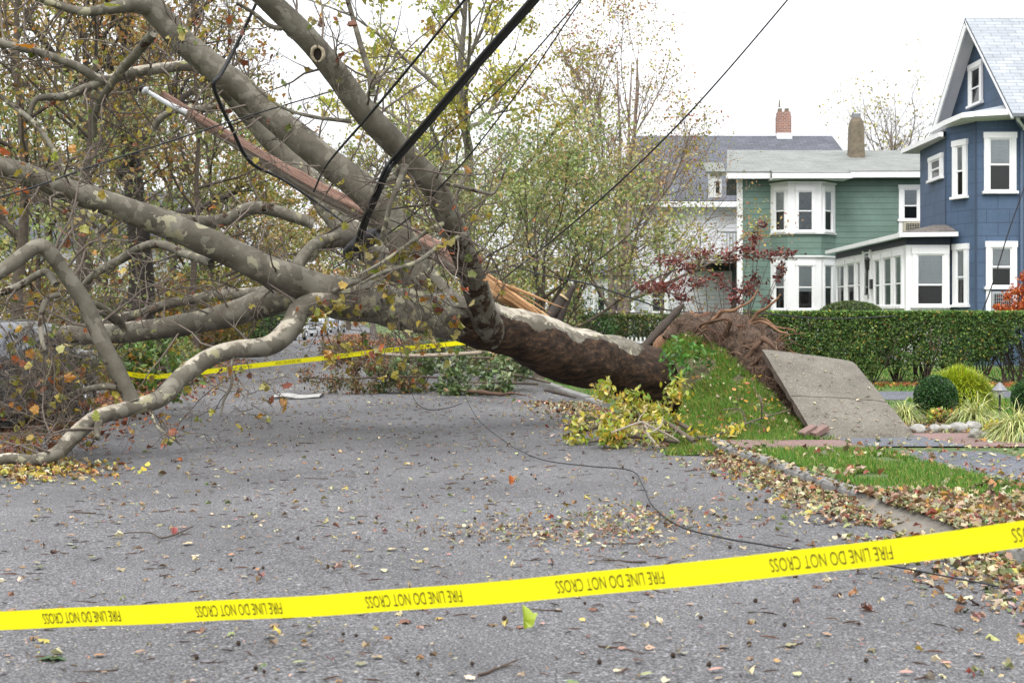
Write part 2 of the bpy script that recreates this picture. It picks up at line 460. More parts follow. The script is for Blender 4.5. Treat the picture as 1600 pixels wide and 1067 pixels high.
ROOFS = courses('slate_shingles', (.12, .125, .145), (.085, .09, .105), (.045, .05, .06), .4, .2, .012, .85, dirt=.2)
ROOFP = courses('brown_porch_shingles', (.17, .15, .135), (.13, .115, .105), (.07, .06, .055), .4, .2, .01, .9, dirt=.3)
BRICK = courses('chimney_brick', (.33, .135, .088), (.22, .095, .068), (.36, .33, .30), .23, .085, .012, .9)
PAVER = courses('brick_paving', (.24, .135, .115), (.19, .125, .112), (.12, .105, .10), .22, .11, .008, .9, dirt=.35)
STUCCO = plain('chimney_stucco', (.20, .165, .115), (.10, .083, .06), 4, .95, .6)
METAL = plain('aged_metal', (.24, .24, .245), (.15, .15, .155), 8, .55, metal=.5)
IRON = plain('black_iron', (.022, .022, .024), (.014, .014, .015), 8, .5)
CABLE = plain('black_cable_rubber', (.018, .018, .020), (.010, .010, .011), 20, .55)
TAPE = plain('yellow_barrier_plastic', (.86, .80, .006), (.83, .76, .005), 3, .38)
INK = plain('black_print', (.06, .05, .01), (.03, .025, .006), 40, .5)
STONE = plain('garden_stone', (.36, .35, .32), (.15, .145, .13), 14, .8, .5)
PORC = plain('white_porcelain', (.75, .76, .78), (.62, .63, .65), 6, .2)
BEIGE = plain('beige_enamel', (.60, .55, .44), (.45, .40, .31), 6, .5)
TYRE = plain('tyre_rubber', (.025, .025, .026), (.015, .015, .016), 30, .8)
CHROME = plain('wheel_alloy', (.70, .70, .72), (.5, .5, .52), 6, .25, metal=.9)
LAMP = m_paint('headlight_lens', (.65, .68, .72), .1)
REDL = m_paint('tail_light_lens', (.45, .015, .012), .15)
#--END-OF-HEAD--
# ------------------------------------------------------------------ the setting
YS = np.concatenate([np.arange(-12, 40, 1.0), np.arange(40, 160, 5.0), np.arange(160, 320, 20), [400, 600, 1000, 1800]])
def strip(mb, offs, Ys, close=False):
    """offs: rows (function of Y giving x, z above the local fall of the street)"""
    V = np.array([[[fx(Y), Y, z + float(drop(Y))] for fx, z in offs] for Y in Ys])
    n, k = V.shape[:2]
    b = (np.arange(n - 1) * k)[:, None] + np.arange(k - 1)[None]
    Fq = np.stack([b, b + 1, b + k + 1, b + k], -1).reshape(-1, 4)
    mb.add(V.reshape(-1, 3), Fq)
def off(base, d): return lambda Y: float(base(Y)) + d
def const(x): return lambda Y: x
g = MB()
strip(g, [(const(-900), .1), (const(-200), .1), (const(-90), .1), (off(XL, -12), .1), (off(XL, -6), .1), (off(XL, -2), .1), (off(XL, -.16), .1), (off(XL, -.05), -.06),
          (off(XL, 4), -.06), (off(XR, .05), -.06), (off(XR, .16), .085), (off(XR, 1.45), .1), (off(XR, 2.6), .095), (off(XR, 6), .1), (off(XR, 20), .1), (const(90), .1), (const(300), .1), (const(900), .1)], YS)
tag(g.build('ground', TURF, smooth=True), 'lawn ground', kind='structure')
g = MB()
strip(g, [(off(XL, -.04), 0), (off(XL, 1.5), .02), (off(XL, 4.2), .045), (off(XR, -1.5), .02), (off(XR, .04), 0)], YS[YS < 330])
tag(g.build('road', ASPH, smooth=True), kind='structure')

def kerb(base, sgn, y0, y1, L, r):
    mb = MB(); y = y0
    while y < y1:
        l = L * r.uniform(.8, 1.15); ye = min(y + l, y1)
        dx = r.normal(0, .012); dz = r.normal(0, .006); w = .15; top = .112 + dz; dr = float(drop(y))
        a, b2 = y + .008, ye - .008
        q = []
        for Y in (a, b2):
            x0 = float(base(Y)) + dx
            q += [(x0, Y, -.05 + dr), (x0 + sgn * .012, Y, top - .02 + dr), (x0 + sgn * .03, Y, top + dr), (x0 + sgn * w, Y, top + dr), (x0 + sgn * w, Y, dr)]
        f = [[i, i + 1, i + 6, i + 5] for i in range(4)]
        mb.add(q, f); mb.add(q[:5], [[0, 1, 2, 3, 4]]); mb.add(q[5:], [[4, 3, 2, 1, 0]])
        y = ye
    return mb
kr = np.random.default_rng(5)
kb = kerb(XR, 1, 3, 9.2, 1.0, kr)
k2 = kerb(XR, 1, 11.2, 17.0, .75, kr); k3 = kerb(XR, 1, 22.5, 120, 1.6, kr)
for m in (k2, k3):
    n0 = kb.n
    for i in range(len(m.v)): kb.v.append(m.v[i]); kb.c.append(m.c[i])
    for i in range(len(m.f)): kb.f.append(m.f[i] + n0); kb.uv.append(m.uv[i]); kb.m.append(m.m[i])
    kb.n += m.n
tag(kb.build('kerb', CONC2), kind='structure')
tag(kerb(XL, -1, 3, 160, 1.8, kr).build('kerb', CONC2), kind='structure')

def sheet(name, m, x0, x1, Ys, z, uvrot=False):
    mb = MB(); Ys = np.asarray(Ys, float)
    for a, b in zip(Ys[:-1], Ys[1:]):
        q = [(x0(a), a, z), (x1(a), a, z), (x1(b), b, z), (x0(b), b, z)]
        mb.quad(*q, uv=[(p[0], p[1]) for p in q])
    return tag(mb.build(name, m), kind='structure')
sheet('sidewalk', ASPH2, off(XR, 1.47), off(XR, 2.62), np.arange(2, 15.5, .75), .106)
sheet('sidewalk', CONC, off(XR, 1.47), off(XR, 2.62), [21.5, 23, 25, 30, 40, 60], .106)
sheet('brick_path', PAVER, off(XR, .16), off(XR, 1.50), [14.9, 15.4, 16.0], .112)
sheet('brick_path', PAVER, off(XR, 2.60), off(XR, 5.2), [15.2, 16.0, 16.9], .110)
sheet('sidewalk', ASPH2, off(XR, 1.50), off(XR, 2.60), [15.2, 15.8, 16.6], .114)
mb = MB()
for a, b in ((9.21, 10.2), (10.2, 11.19)):
    for (s0, z0, s1, z1) in ((-.22, .012, .0, .085), (.0, .085, .03, .109)): mb.quad((XR(a) + s0, a, z0), (XR(a) + s1, a, z1), (XR(b) + s1, b, z1), (XR(b) + s0, b, z0))
tag(mb.build('driveway', CONC), kind='structure')
sheet('driveway', CONC, off(XR, .02), off(XR, 6), [9.25, 10.2, 11.15], .109)
sheet('driveway', ASPH2, off(XR, 2.63), off(XR, 26), [23.4, 25.8], .106)
sheet('garden_soil', EARTH, off(XR, 2.66), off(XR, 8), [16.9, 18, 19, 20, 21.6], .104)
sheet('hedge_soil', EARTH, off(XR, 3.2), const(22), [27.6, 29.6], .108)

# grass: blades over every lawn the photo shows
def blades(name, pts, nrm, h, w, cols, label=None, parent=None, r=rng):
    n = len(pts); mb = MB()
    a = r.uniform(0, 2 * np.pi, n)
    up = norm(nrm + r.normal(0, .38, (n, 3))); t = norm(np.cross(up, np.stack([np.cos(a), np.sin(a), np.zeros(n)], -1))); u = np.cross(up, t)
    R = np.stack([t, u, up], -1)
    hh = h * r.uniform(.5, 1.4, n)
    scatter(mb, BLADE, pts, R, np.stack([np.full(n, w) * r.uniform(.7, 1.4, n), hh, hh], -1), cols)
    o = mb.build(name, GRASS, parent)
    return o
GPAL = [(5, 78, 122, 28), (4, 58, 104, 24), (2, 104, 138, 44), (1.2, 140, 140, 70), (1, 160, 142, 88)]
def verge_pts(n, y0, y1, s0, s1, r=rng):
    Y = r.uniform(y0, y1, n); s = r.uniform(s0, s1, n)
    return np.stack([XR(Y) + s, Y, np.full(n, .098)], -1)
gp = np.concatenate([verge_pts(30000, 11.1, 14.9, .17, 1.5), verge_pts(9000, 16.0, 19, .17, 1.5), verge_pts(6000, 5.5, 9.2, .2, 1.5)])
gp = gp[vnoise(gp, 2.2) > -.45]
tag(blades('verge_grass', gp, np.array([0, 0, 1.0]), .06, .010, palette(len(gp), GPAL)), 'short green grass on the verge', 'grass', kind='stuff')
def lawn_pts(n, x0, x1, y0, y1):
    p = np.stack([rng.uniform(x0, x1, n), rng.uniform(y0, y1, n), np.full(n, .098)], -1)
    p[:, 2] += drop(p[:, 1]); return p
gp = np.concatenate([lawn_pts(9000, 6.4, 10, 18.2, 23.3), lawn_pts(14000, 4, 16, 25.9, 36)])
gp = gp[(gp[:, 0] > XR(gp[:, 1]) + 2.7)]
gl = lawn_pts(60000, -30, -7, 20, 75); gl = gl[gl[:, 0] < XL(gl[:, 1]) - .3]
gr_ = lawn_pts(30000, -3, 6, 19, 60); gr_ = gr_[(gr_[:, 0] > XR(gr_[:, 1]) + .2)]
gp = np.concatenate([gp, gl, gr_])
tag(blades('lawn_grass', gp, np.array([0, 0, 1.0]), .085, .022, palette(len(gp), GPAL)), 'green lawn grass of the gardens', 'grass', kind='stuff')
# ------------------------------------------------------------------ houses
def arr(*a): return np.array(a, float)
def wallrun(mb, pts, z0, z1, u0=0.0):
    """vertical wall along a polyline of (x, y); z1 may be a list"""
    for (a, b) in zip(pts[:-1], pts[1:]):
        L = math.hypot(b[0] - a[0], b[1] - a[1])
        mb.quad((a[0], a[1], z0), (b[0], b[1], z0), (b[0], b[1], z1), (a[0], a[1], z1), uv=[(u0, z0), (u0 + L, z0), (u0 + L, z1), (u0, z1)])
        u0 += L
def sheet3(mb, pts, thick=.0):
    """one plane (roof slope) from 3 or 4 corners, eave edge first; UV in metres along and up the slope"""
    p = [np.asarray(q, float) for q in pts]
    e = norm(p[1] - p[0]); nr = norm(np.cross(e, p[2] - p[0])); s = np.cross(nr, e)
    uv = [((q - p[0]) @ e + p[0][0], (q - p[0]) @ s) for q in p]
    mb.add(p, [list(range(len(p)))], uv=uv)
    if thick:
        low = [q - np.array([0, 0, thick]) for q in p]; k = len(p)
        mb.add(p + low, [[i, (i + 1) % k, (i + 1) % k + k, i + k] for i in range(k)])
        mb.add(low, [list(range(k))[::-1]])
def rail(mb, pts, w, h, closed=False):
    """a rectangular trim swept level along a polyline of 3-D points (outer bottom edge)"""
    for a, b in zip(pts[:-1], pts[1:]):
        a, b = np.asarray(a, float), np.asarray(b, float); d = b - a; L = np.linalg.norm(d)
        c = (a + b) / 2 + arr(0, 0, h / 2)
        u = norm(d); v = norm(np.cross(arr(0, 0, 1), u)); w3 = np.cross(u, v)
        q = [c + x * (L / 2 + .004) * u + y * w / 2 * v + z * h / 2 * w3 for z in (-1, 1) for y in (-1, 1) for x in (-1, 1)]
        mb.add(q, [[0, 2, 3, 1], [4, 5, 7, 6], [0, 1, 5, 4], [2, 6, 7, 3], [0, 4, 6, 2], [1, 3, 7, 5]])

def window(house, a, u, n, w, h, trim=.12, blind=.5, split=.5, sashes=True, head=.16, frame=WHITE, room=DARK, blindmat=BLIND, ac=False, label=None):
    """a: bottom centre of the whole window on the wall face; u along the wall, n out of it"""
    a = np.asarray(a, float); u = norm(np.array([u[0], u[1], 0.0])); n = norm(np.array([n[0], n[1], 0.0])); z = arr(0, 0, 1)
    fr = MB()
    def bx(cu, cz, su, sz, d0, d1):
        c = a + u * cu + z * cz + n * (d0 + d1) / 2
        q = [c + x * su / 2 * u + y * (d1 - d0) / 2 * n + k * sz / 2 * z for k in (-1, 1) for y in (-1, 1) for x in (-1, 1)]
        return q, [[0, 2, 3, 1], [4, 5, 7, 6], [0, 1, 5, 4], [2, 6, 7, 3], [0, 4, 6, 2], [1, 3, 7, 5]]
    sill = .07
    fr.add(*bx(-(w - trim) / 2, (h + sill - head) / 2, trim, h - sill - head, 0, .06)); fr.add(*bx((w - trim) / 2, (h + sill - head) / 2, trim, h - sill - head, 0, .06))
    fr.add(*bx(0, h - head / 2, w + .04, head, 0, .072))
    iw, z0, z1 = w - 2 * trim, sill, h - head
    zm = z0 + (z1 - z0) * split; s = .045
    if sashes:
        for (b0, b1, d) in ((zm - .02, z1, .036), (z0, zm + .02, .026)):
            fr.add(*bx(-(iw - s) / 2, (b0 + b1) / 2, s, b1 - b0, .006, d)); fr.add(*bx((iw - s) / 2, (b0 + b1) / 2, s, b1 - b0, .006, d))
            fr.add(*bx(0, b1 - s / 2, iw - 2 * s, s, .006, d)); fr.add(*bx(0, b0 + s / 2, iw - 2 * s, s, .006, d))
    o = fr.build('window', frame, house)
    if label: o['label'] = label
    MB().add(*bx(0, sill / 2, w + .10, sill, 0, .11)).build('sill', frame, o)
    rm = MB(); q, f = bx(0, (z0 + z1) / 2, iw, z1 - z0, .001, .004); rm.add(q, f); rm.build('dark_interior', room, o)
    if blind > 0:
        bz = z1 - (z1 - z0) * blind
        q, f = bx(0, (bz + z1) / 2, iw - .02, z1 - bz, .0045, .0075)
        uv = [(0, 0)] * 24
        b = MB(); b.add(q, f, uv=[((np.asarray(q[i]) - a) @ u, q[i][2]) for ff in f for i in ff]); b.build('blind', blindmat, o)
    gp = MB()
    for (b0, b1, d) in ((zm, z1, .018), (z0, zm, .012)):
        q, f = bx(0, (b0 + b1) / 2, iw, b1 - b0, d, d); gp.add(q[0:2] + q[4:6], [[0, 1, 3, 2]])
    gp.build('pane', GLASS, o)
    return o
def ac_unit(house, a, u, n, w, h, d, m=BEIGE, dark=IRON):
    a = np.asarray(a, float); u = norm(np.array([u[0], u[1], 0.0])); n = norm(np.array([n[0], n[1], 0.0])); z = arr(0, 0, 1)
    def bx(cu, cz, su, sz, d0, d1):
        c = a + u * cu + z * cz + n * (d0 + d1) / 2
        q = [c + x * su / 2 * u + y * (d1 - d0) / 2 * n + k * sz / 2 * z for k in (-1, 1) for y in (-1, 1) for x in (-1, 1)]
        return q, [[0, 2, 3, 1], [4, 5, 7, 6], [0, 1, 5, 4], [2, 6, 7, 3], [0, 4, 6, 2], [1, 3, 7, 5]]
    b = MB(); b.add(*bx(0, h / 2, w, h, .05, d)); o = b.build('air_conditioner', m, house)
    g = MB(); g.add(*bx(0, h / 2, w * .84, h * .76, d + .001, d + .01)); gr = g.build('grille', dark, o)
    t = MB()
    for i in range(9): t.add(*bx(-w * .4 + i * w * .1, h / 2, .008, h * .76, d + .012, d + .018))
    for i in range(5): t.add(*bx(0, h * .16 + i * h * .17, w * .84, .008, d + .012, d + .02))
    t.build('grille_bars', m, o)
    return o

# ---- blue house, nearest on the right
bh = thing('blue_house', 'dark blue gabled house with white trim and pale shingle roof, nearest on the street', 'house', (14, 41, 0))
C0, C1, C2 = (12.56, 38.5), (12.14, 39.8), (12.28, 42.8)
far = (12.6, 51.5)
w = MB()
wallrun(w, [(24, 38.46), (13.9, 38.46), C0], 0, 6.95)
wallrun(w, [C0, C1], 0, 6.95, 2.3)
wallrun(w, [C1, C2, (13.6, 43.0), (13.72, 45.0), (24, 45.0)], 0, 6.5, 5.1)
GX, GA, GB, GP = 13.72, 37.9, 45.3, 41.6      # gable plane x, near and far eave y, ridge y
gz = 7.0
gp_ = [(GX, GB, 6.4), (GX, GA + .3, 6.4), (GX, GA + .3, gz + .25), (GX, GP, 9.90), (GX, GB - .3, gz + .25)]
w.add(gp_, [[0, 1, 2, 3, 4]], uv=[(p[1] + .18, p[2]) for p in gp_])
w.build('wall', BLUE, bh)
w = MB(); w.box((12.56, 38.5, 3.5), (.05, .05, 6.9)); w.box((12.14, 39.8, 3.3), (.04, .04, 6.5)); w.build('corner_board', BLUE, bh)
r = MB()
RX = 13.25                                     # roof edge out over the gable
sheet3(r, [(RX, GA - .25, gz - .2), (26, GA - .25, gz - .2), (26, GP, 10.15), (RX, GP, 10.15)], .09)
sheet3(r, [(26, GB + .25, gz - .2), (RX, GB + .25, gz - .2), (RX, GP, 10.15), (26, GP, 10.15)], .09)
roof = r.build('roof', ROOFB, bh)
b = MB()
def rake(Y0, z0, Y1, z1, x, wd, th, lift):
    a, c = arr(x, Y0, z0 + lift), arr(x, Y1, z1 + lift); d = norm(c - a); nn = np.cross(d, arr(1, 0, 0)); nn = nn if nn[2] > 0 else -nn
    q = []
    for p in (a, c):
        for (i, j) in ((0, 0), (1, 0), (1, 1), (0, 1)): q.append(p + arr(i * th, 0, 0) - nn * wd * j)
    b.add(q, [[0, 1, 5, 4], [1, 2, 6, 5], [2, 3, 7, 6], [3, 0, 4, 7], [0, 3, 2, 1], [4, 5, 6, 7]])
rake(GA - .25, gz - .2, GP, 10.15, RX - .012, .07, .05, -.09); rake(GB + .25, gz - .2, GP, 10.15, RX - .012, .24, .05, -.10)
b.build('bargeboard', WHITE, bh)
b = MB()
for (Y0, z0) in ((GA - .2, gz - .26), (GB + .2, gz - .26)):
    b.quad((RX + .03, Y0, z0 - .05), (GX - .01, Y0, z0 - .05), (GX - .01, GP, 10.0), (RX + .03, GP, 10.0))
b.build('soffit', plain('soffit_paint', (.72, .70, .71), (.64, .62, .63), 2), bh)
# pent roof and white gutter that wraps the bay under the gable
ga = [(15.4, 38.0, 6.80), (13.2, 38.0, 6.80), (12.4, 38.02, 6.76), (12.12, 38.15, 6.74), (12.08, 39.6, 6.73), (12.17, 41.3, 6.72)]
top = [(15.4, 38.9, 7.2), (GX - .02, 38.6, 7.18), (GX - .02, 38.9, 7.26), (GX - .02, 39.4, 7.28), (GX - .02, 40.4, 7.22), (GX - .02, 41.5, 7.10)]
r = MB()
for i in range(len(ga) - 1):
    q = [arr(*ga[i]) + arr(0, 0, .13), arr(*ga[i + 1]) + arr(0, 0, .13), arr(*top[i + 1]), arr(*top[i])]
    r.add(q, [[0, 1, 2, 3]], uv=[(i, 0), (i + 1, 0), (i + 1, 1), (i, 1)])
r.add([(11.95, 39.6, 6.54), (11.96, 43.5, 6.50), (GX - .02, 45.3, 6.98), (GX - .02, 41.3, 7.02)], [[0, 1, 2, 3]], uv=[(0, 0), (4, 0), (4, 1.5), (0, 1.5)])
r.build('pent_roof', ROOFB, bh)
r = MB(); rail(r, ga, .12, .14); rail(r, [(11.95, 39.6, 6.42), (11.96, 43.5, 6.38), (13.6, 43.7, 6.38)], .12, .13); r.build('gutter', WHITE, bh)
r = MB()
inner = [(15.4, 38.5), (13.9, 38.5), (13, 38.5), C0, C1, (12.2, 41.3)]
for i in range(len(ga) - 1):
    A, B2 = ga[i], ga[i + 1]; I, J = inner[i], inner[i + 1]
    r.quad((A[0], A[1], A[2] - .002), (B2[0], B2[1], B2[2] - .002), (J[0], J[1], B2[2] - .05), (I[0], I[1], A[2] - .05))
r.quad((11.95, 39.6, 6.416), (11.96, 43.5, 6.376), (13.6, 43.4, 6.40), (12.2, 39.8, 6.42)); r.build('eave_soffit', bpy.data.materials['soffit_paint'], bh)
r = MB(); r.tubes(spline([(13.5, 38.0, 6.88), (13.52, 38.02, 6.62), (13.72, 38.3, 6.5), (13.76, 38.4, 6.3), (13.76, 38.41, 3), (13.76, 38.41, .2)], 5), np.full(26, .045), 8); r.build('downspout', plain('downspout_paint', (.10, .14, .21), (.08, .11, .17)), bh)
r = MB(); r.tubes(spline([(13.5, 37.95, 6.86), (13.52, 37.97, 6.66), (13.70, 38.22, 6.55), (13.78, 38.35, 6.48)], 5), np.full(16, .05), 8); r.build('gutter_elbow', WHITE, bh)
def on(px, py, A, B):
    """the point of the vertical wall through A-B that the photo shows at px, py"""
    k = (px - CX) / F; t = (k * A[1] - A[0]) / ((B[0] - A[0]) - k * (B[1] - A[1]))
    x, y = A[0] + t * (B[0] - A[0]), A[1] + t * (B[1] - A[1])
    return arr(x, y, EYE - (py - HY) / F * y)
def window_at(house, x0, x1, y0, y1, A, B, **k):
    """y1: bottom row, at the middle of x0..x1"""
    p, q = on(x0, y1, A, B), on(x1, y1, A, B); m = on((x0 + x1) / 2, y1, A, B); t = on((x0 + x1) / 2, y0, A, B)
    u = norm(arr(B[0] - A[0], B[1] - A[1], 0)); u = u if (q - p) @ u > 0 else -u
    n = arr(u[1], -u[0], 0)
    if n @ (m * arr(1, 1, 0)) > 0: n = -n
    return window(house, m, u, n, np.linalg.norm(q[:2] - p[:2]), t[2] - m[2], **k), m, u, n
F0, F1 = (13.9, 38.46), C0
window_at(bh, 1537, 1587, 207, 303, F1, F0, blind=.48, trim=.13)
o_, m_, u_, n_ = window_at(bh, 1540, 1588, 377, 452, F1, F0, blind=.55, trim=.13, label='ground floor window above an air conditioner')
b = MB()
for s in (-1, 1): b.box(m_ + u_ * s * .345 + n_ * .03 - arr(0, 0, .30), (.13, .06, .62), u=u_)
b.box(m_ - arr(0, 0, .62) + n_ * .04, (.92, .1, .06), u=u_); b.build('window_apron', WHITE, bh)
ac_unit(bh, m_ - arr(0, 0, .58), u_, n_, .54, .52, .12, m=plain('grey_enamel', (.36, .37, .38)), dark=IRON)
window_at(bh, 1490, 1512, 219, 311, C1, C0, blind=.5, trim=.16)
window_at(bh, 1490.5, 1514, 381, 480, C1, C0, blind=.55, trim=.16)
window_at(bh, 1453, 1474, 243, 283, C2, C1, blind=0, trim=.26, split=.5, head=.12)
window_at(bh, 1515, 1536, 98, 166, (GX - .01, GB), (GX - .01, GA), blind=.0, trim=.2, split=.45)
# white glazed porch
pc = thing('porch_anchor', None, None) if False else None
PA, PB, PC_ = (12.13, 39.42), (10.93, 39.42), (11.45, 50.3)
w = MB(); wallrun(w, [PA, PB], 0, 3.42); wallrun(w, [PB, PC_], 0, 3.42); wallrun(w, [PC_, (12.6, 50.3)], 0, 3.42)
w.build('porch_wall', WHITE, bh)
w = MB(); e = .012
wallrun(w, [(12.14, 39.42 - e), (10.93 - e, 39.42 - e)], 3.40, 3.62); wallrun(w, [(10.93 - e, 39.42 - e), (11.45 - e, 50.3)], 3.40, 3.62)
w.build('porch_fascia', plain('navy_fascia', (.020, .028, .05)), bh)
pg = [(12.25, 39.1, 3.62), (10.72, 39.1, 3.60), (11.22, 50.7, 3.60)]
r = MB(); rail(r, pg, .11, .12); r.build('porch_gutter', WHITE, bh)
r = MB()
sheet3(r, [(10.72, 39.1, 3.73), (12.25, 39.1, 3.75), (12.2, 39.8, 3.98), (12.15, 41, 4.05)])
r.add([(10.72, 39.1, 3.73), (12.15, 41.0, 4.05), (12.5, 50.7, 4.0), (11.22, 50.7, 3.72)], [[0, 1, 2, 3]], uv=[(0, 0), (2, 1.5), (11, 1.5), (11, 0)])
r.build('porch_roof', ROOFP, bh)
window_at(bh, 1425, 1481, 388, 481, PB, PA, blind=.62, trim=.12, split=.40, label='wide porch window half covered by a blind')
for (x0, x1, y0, y1) in ((1308, 1322, 408, 478), (1324, 1338, 404, 478), (1340, 1348, 402, 478), (1367, 1378, 398, 482), (1381, 1396, 394, 482), (1398, 1412, 391, 482)):
    window_at(bh, x0, x1, y0, y1, PC_, PB, blind=.5, trim=.14, split=.45)
dm = on(1356, 486, PC_, PB); du = norm(arr(PB[0] - PC_[0], PB[1] - PC_[1], 0)); dn = arr(du[1], -du[0], 0); dn = dn if dn @ arr(dm[0], dm[1], 0) < 0 else -dn
d = MB(); d.box(dm + arr(0, 0, .85) + dn * .02, (1.05, .05, 2.0), u=du)
for s in (-1, 1): d.box(dm + arr(0, 0, .85) + dn * .03 + du * s * .56, (.1, .08, 2.1), u=du)
door = d.build('door', WHITE, bh)
MB().box(dm + arr(0, 0, 1.15) + dn * .047, (.58, .006, 1.25), u=du).build('curtain', CURTAIN, door)
MB().box(dm + arr(0, 0, 1.15) + dn * .053, (.62, .004, 1.3), u=du).build('pane', GLASS, door)
MB().box(dm + arr(0, 0, .45) + dn * .07 + du * .42, (.04, .06, .16), u=du).build('handle', METAL, door)
lm = on(1361.5, 415, PC_, PB) + dn * .12
l_ = MB(); l_.tubes([lm + arr(0, 0, .26), lm + arr(0, 0, .17), lm + arr(0, 0, .15), lm - arr(0, 0, .10), lm - arr(0, 0, .16)], [.02, .12, .10, .065, .02], 6); l_.box(lm - dn * .08 + arr(0, 0, .05), (.05, .1, .05), u=dn); l_.build('wall_lantern', IRON, bh)
bm_ = on(1365, 444, PC_, PB) + dn * .06; MB().box(bm_, (.24, .1, .30), u=du).build('mailbox', IRON, bh)

# ---- green house
gh = thing('green_house', 'green clapboard house with two storey white bay windows and grey roof', 'house', (12, 55, 0))
GY = 53.0
gx = lambda px: (px - CX) / F * GY
gzz = lambda py: EYE - (py - HY) / F * GY
w = MB(); wallrun(w, [(19, GY), (gx(1160), GY)], 0, 6.75); wallrun(w, [(gx(1160), GY), (gx(1160) + 1.7, GY + 9)], 0, 6.75, 7)
aL = arr(gx(1160), GY, 0)
w.add([(8.60, GY + .01, 6.7), (10.28, GY + 9, 6.7), (9.45, GY + 4.5, 8.0)], [[0, 1, 2]], uv=[(0, 6.7), (9, 6.7), (4.5, 8)])
w.build('wall', GREEN, gh)
w = MB(); w.box((gx(1156), GY + .04, 3.4), (.2, .12, 6.6)); w.build('corner_board', WHITE, gh)
r = MB()
sheet3(r, [(gx(1132), GY - .45, 6.72), (20, GY - .45, 6.78), (20, GY + 4.5, 8.05), (8.70, GY + 4.5, 8.08)], .06)
sheet3(r, [(20, GY + 9.4, 6.7), (9.4, GY + 9.4, 6.7), (8.70, GY + 4.5, 8.08), (20, GY + 4.5, 8.05)], .06)
roof = r.build('roof', ROOFG, gh)
r = MB(); rail(r, [(gx(1132), GY - .44, 6.46), (gx(1200), GY - .44, 6.46)], .14, .2); rail(r, [(gx(1314), GY - .44, 6.5), (20, GY - .44, 6.52)], .14, .2); r.build('eave_board', WHITE, gh)
# chimney
cx_, cy_ = (1337.5 - CX) / F * 56, 56.0
c = MB(); 
def chim(mb, x, y, lv):
    n0 = None; ring = []
    for (z, a, b2) in lv: ring.append([(x - a, y - b2, z), (x + a, y - b2, z), (x + a, y + b2, z), (x - a, y + b2, z)])
    for q, t in zip(ring[:-1], ring[1:]):
        for i in range(4):
            j = (i + 1) % 4; L = abs(q[i][0] - q[j][0]) + abs(q[i][1] - q[j][1])
            mb.quad(q[i], q[j], t[j], t[i], uv=[(0, q[i][2]), (L, q[j][2]), (L, t[j][2]), (0, t[i][2])])
    mb.quad(*ring[-1])
chim(c, cx_, cy_, [(7.3, .30, .28), (8.2, .27, .27), (8.8, .25, .25), (9.0, .22, .23), (9.15, .17, .18)])
ch = c.build('chimney', STUCCO, gh)
MB().box((cx_, cy_, 9.24), (.3, .3, .16)).box((cx_ - .12, cy_, 9.36), (.06, .06, .1)).build('chimney_cap', METAL, ch)
# two storey bay
bA, bB, bC, bD = (gx(1204), GY), (gx(1231), GY - .8), (gx(1283) , GY - .8), (gx(1303) + .05, GY)
bB = ((1231 - CX) / F * (GY - .8), GY - .8); bC = ((1283 - CX) / F * (GY - .8), GY - .8)
w = MB(); wallrun(w, [bA, bB, bC, bD], 3.55, 4.42); w.build('bay_wall', GREEN, gh)
w = MB(); wallrun(w, [bA, bB, bC, bD], 6.28, 6.5); w.build('bay_wall', GREEN, gh)
w = MB(); wallrun(w, [bA, bB, bC, bD], 4.40, 6.32); wallrun(w, [bA, bB, bC, bD], 0, 3.57)
w.build('bay_trim', WHITE, gh)
w = MB(); ot = lambda p, d: (p[0] + (d if p[0] > 11 else -d) * .6, p[1] - d)
for z in (4.40, 6.26, 3.55): rail(w, [(*ot(bA, .02), z), (*ot(bB, .05), z), (*ot(bC, .05), z), (*ot(bD, .02), z)], .08, .06)
w.build('bay_moulding', WHITE, gh)
r = MB(); yb = GY - 1.25
r.add([(gx(1198), yb, 6.60), (gx(1318), yb, 6.60), (gx(1316), GY - .42, 6.79), (gx(1200), GY - .42, 6.79)], [[0, 1, 2, 3]], uv=[(0, 0), (3, 0), (3, 1), (0, 1)])
r.add([(gx(1198), yb, 6.60), (gx(1200), GY - .42, 6.79), (gx(1200), GY - .42, 6.5)], [[0, 1, 2]]); r.add([(gx(1318), yb, 6.60), (gx(1316), GY - .42, 6.79), (gx(1316), GY - .42, 6.5)], [[0, 1, 2]])
r.build('bay_roof', ROOFG, gh)
r = MB(); rail(r, [(gx(1197), yb, 6.40), (gx(1319), yb, 6.40)], .1, .18); r.box(((gx(1197) + gx(1319)) / 2, (yb + GY) / 2, 6.42), (gx(1319) - gx(1197) - .1, GY - yb - .1, .05)); r.build('bay_eave', WHITE, gh)
for (y0, y1, bl) in ((292, 364, .5), (408, 486, .5)):
    window_at(gh, 1210, 1229, y0, y1, bA, bB, blind=.5, trim=.07, split=.5)
    window_at(gh, 1243, 1273, y0, y1, bB, bC, blind=.98 if y0 < 300 else .6, trim=.07, split=.5, blindmat=CURTAIN if y0 < 300 else BLIND)
    window_at(gh, 1286, 1300, y0, y1, bC, bD, blind=.5, trim=.07, split=.5)
o_, m_, u_, n_ = window_at(gh, 1404, 1441, 289, 346, (8, GY), (18, GY), blind=.55, trim=.17, split=.45, label='upstairs window above a beige air conditioner')
b = MB()
for s in (-1, 1): b.box(m_ + u_ * s * .36 + n_ * .03 - arr(0, 0, .20), (.17, .06, .42), u=u_)
b.box(m_ - arr(0, 0, .44) + n_ * .04, (.98, .1, .06), u=u_); b.build('window_apron', WHITE, gh)
ac_unit(gh, m_ - arr(0, 0, .40), u_, n_, .62, .36, .3)

